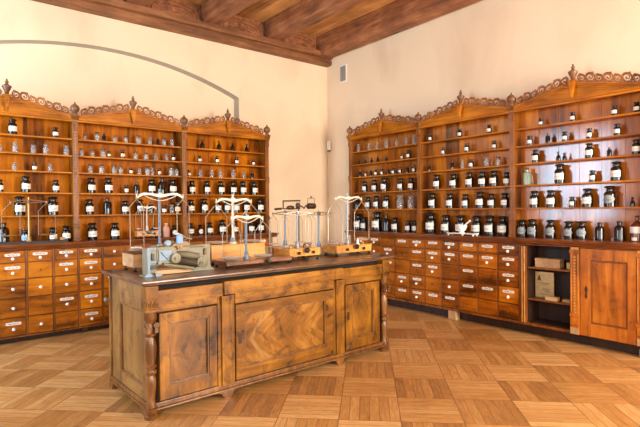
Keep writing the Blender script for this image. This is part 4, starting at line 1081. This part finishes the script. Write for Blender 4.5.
def rod(p, q, rad, name, mat, seg=16, ends=None):
    m = MB(); m.tube([p, q], rad, seg); return m.build(name, mat, r, True)
rod((.28, .36, .165), (.50, .215, .122), .026, 'roller', 'machine_enamel')
rod((.27, .34, .115), (.50, .20, .068), .030, 'roller', 'machine_belt')
m = MB(); m.lathe([(.040, .0), (.046, -.004), (.046, -.014), (.040, -.018)], (.515, .196, .080), 22, 'y'); m.lathe([(.022, -.0181), (.022, -.026), (.011, -.0265), (.011, -.036)], (.515, .196, .080), 16, 'y')
m.tube([(.515, .1775, .115), (.515, .1775, .045)], .005, 6)
m.build('hand_wheel', 'machine_enamel', r, True)
m = MB(); m.lathe([(.034, .0), (.038, -.004), (.038, -.014), (.030, -.016), (.012, -.0161), (.012, -.028)], (.292, .184, .125), 18, 'y'); m.build('gear', 'machine_enamel', r, True)
m = MB(); m.lathe([(.022, .0), (.024, -.004), (.024, -.012), (.010, -.0121), (.010, -.02)], (.335, .20, .200), 16, 'y'); m.build('gear', 'old_brass', r, True)
m = MB(); m.lathe([(.012, .0), (.012, -.016)], (.17, .198, .10), 12, 'y'); m.build('screw', 'machine_pale', r, True)
m = MB(); m.box(.30, .44, .25, .268, .168, .20); m.build('bracket', 'machine_enamel', r, bevel=.003)
m = MB(); m.tube([(.20, .19, .085), (.44, .19, .035)], .012, 8); m.build('tray_rail', 'machine_enamel', r, True)
m = MB(); m.box(.16, .45, .245, .385, .004, .036); m.build('wooden_bed', 'pale_pine', r, bevel=.002)
m = MB(); m.box(.165, .60, .33, .345, .13, .20); m.box(.31, .60, .345, .36, .19, .205); m.build('rear_bar', 'machine_enamel', r, bevel=.003)
m = MB()
m.prism([(.30, .205), (.47, .205), (.44, .235), (.40, .245), (.34, .235)], .29, .36, 'y'); m.ball((.33, .32, .235), .022, 10); m.ball((.43, .32, .25), .018, 10, (1.3, 1, .8))
m.tube([(.36, .32, .25), (.40, .32, .285), (.46, .32, .26), (.49, .32, .255)], .008, 6); m.tube([(.39, .32, .24), (.39, .32, .30)], .012, 8)
m.build('hopper', 'old_brass', r, True)
m = MB(); m.box(.345, .395, .268, .289, .225, .290); m.build('blue_guard', 'light_blue', r, bevel=.004)
m = MB(); m.tube([(.395, .28, .285), (.345, .27, .305)], .008, 8); m.build('lever', 'nickel', r, True)
m = MB(); m.lathe([(.022, -.006), (.024, 0), (.024, .02)], (.27, .262, .235), 16, 'y'); m.box(.262, .278, .268, .28, .2151, .225); m.build('dial', 'machine_pale', r, True)
m = MB(); m.box(.41, .57, .2655, .2695, .190, .1945)
for q in range(10): m.box(.415 + q * .015, .421 + q * .015, .2650, .2695, .1955, .200)
m.build('scale_bar', 'dark_iron', r)

# ------------------------------------------------------------------ things on the wall worktops
# brass balance on a dark board, left worktop
YF = 6.265
r = balance('balance_scale', 'brass-pillared balance on a long dark board on the left worktop', (.865, YF, 1.09), 0,
        (-.60, .38, -.06, .055, .0, .028), (0, 0, .012, .52), .17, .47, 'slim', (.088, .088, .085, .085, .075), ('mat_dark', 'brass', 'old_brass', 'brass', 'wire'))
m = MB(); m.lathe([(.026, .029), (.022, .045), (.03, .05), (.026, .058), (.010, .063)], (.33, -.005, 0), 12); m.build('weight_holder', 'pale_pine', r, True)
balance('balance_scale', 'small pale balance on a yellow two-knob drawer box on the left worktop', (2.18, YF, 1.09), 0,
        (-.145, .145, -.055, .05, .03, .10), (0, 0, .010, .425), .11, .40, 'swan', (.118, .118, .035, .035, .034), ('pine', 'ivory_metal', 'ivory_metal', 'nickel', 'wire'), knobs='two')
# mortar and rack on the right worktop
MX = 5.235
r = thing('footed_tray', 'white footed porcelain tray under the mortar on the right worktop', 'tray', (MX, 3.647, 1.095))
MB().box(-.055, .055, -.205, .205, .020, .032).build('tray_top', 'porcelain', r, bevel=.004)
for (a, b) in ((-.04, -.18), (.04, -.18), (-.04, .18), (.04, .18), (-.04, -.03)):
    m = MB(); m.lathe([(.010, 0), (.012, .008), (.014, .0198)], (a, b, 0), 10); m.build('foot', 'porcelain', r, True)
o = MB().lathe([(.034, 0), (.036, .006), (.024, .014), (.030, .022), (.052, .045), (.062, .075), (.067, .092), (.070, .098), (.064, .098), (.052, .075), (.036, .045), (.01, .034)], seg=24, closed=False)
o.bm.faces.new([v for v in o.bm.verts][-24:])
o.bm.faces.new([v for v in o.bm.verts][:24])
o = o.build('mortar', 'porcelain', None, True); o.location = (MX, 3.655, 1.1274); tag(o, 'white porcelain mortar on the footed tray, right worktop', 'mortar')
m = MB(); m.tube([(0, .0, .062), (0, -.055, .108), (0, -.105, .145), (0, -.122, .156)], .011, 10, rad=[.016, .009, .010, .013])
o = m.build('pestle', 'porcelain', None, True); o.location = (MX, 3.655, 1.1274); tag(o, 'white pestle leaning in the porcelain mortar', 'pestle')

# ------------------------------------------------------------------ light, world, camera
wd = bpy.data.worlds.new('world'); SC.world = wd; wd.use_nodes = True
bg = wd.node_tree.nodes['Background']
sky = wd.node_tree.nodes.new('ShaderNodeTexSky'); sky.sky_type = 'HOSEK_WILKIE'; sky.turbidity = 6; sky.sun_direction = (.3, -.5, .8)
wd.node_tree.links.new(sky.outputs[0], bg.inputs['Color']); bg.inputs['Strength'].default_value = .6
# unseen globe added as ambient fill light, out of the picture
lp = thing('fill_globe', 'unseen white globe added under the ceiling as fill light', 'lamp', (1.6, 1.6, 3.55))
ml, nt, b = new_mat('fill_glow'); b.inputs['Emission Color'].default_value = (1, .86, .68, 1); b.inputs['Emission Strength'].default_value = 3; b.inputs['Base Color'].default_value = (.9, .85, .75, 1)
MB().ball((0, 0, 0), .20, 20).build('globe', ml, lp, True)
MB().tube([(0, 0, .2), (0, 0, .85)], .012, 8).build('rod', 'old_brass', lp)

cam = bpy.data.cameras.new('camera'); co = bpy.data.objects.new('camera', cam); COL.objects.link(co)
F_PX = 485.6; cam.sensor_fit = 'HORIZONTAL'; cam.sensor_width = 36; cam.lens = F_PX / 640 * 36; cam.clip_start = .05
p, rl, yw = -9.819e-3, -9.4766e-3, -.67732
cy, sy = cos(yw), sin(yw)
right = Vector((cy, sy, 0)); fw = Vector((-sy, cy, 0)); up = Vector((0, 0, 1))
fw2 = fw * cos(p) + up * sin(p); up2 = up * cos(p) - fw * sin(p)
r2 = right * cos(rl) + up2 * sin(rl); u2 = up2 * cos(rl) - right * sin(rl)
co.matrix_world = Matrix(((r2.x, u2.x, -fw2.x, 0), (r2.y, u2.y, -fw2.y, 0), (r2.z, u2.z, -fw2.z, 1.45), (0, 0, 0, 1)))
SC.camera = co
vs = SC.view_settings; vs.view_transform = 'Standard'; vs.look = 'None'; vs.gamma = 1; vs.use_curve_mapping = False; vs.exposure = 0.02
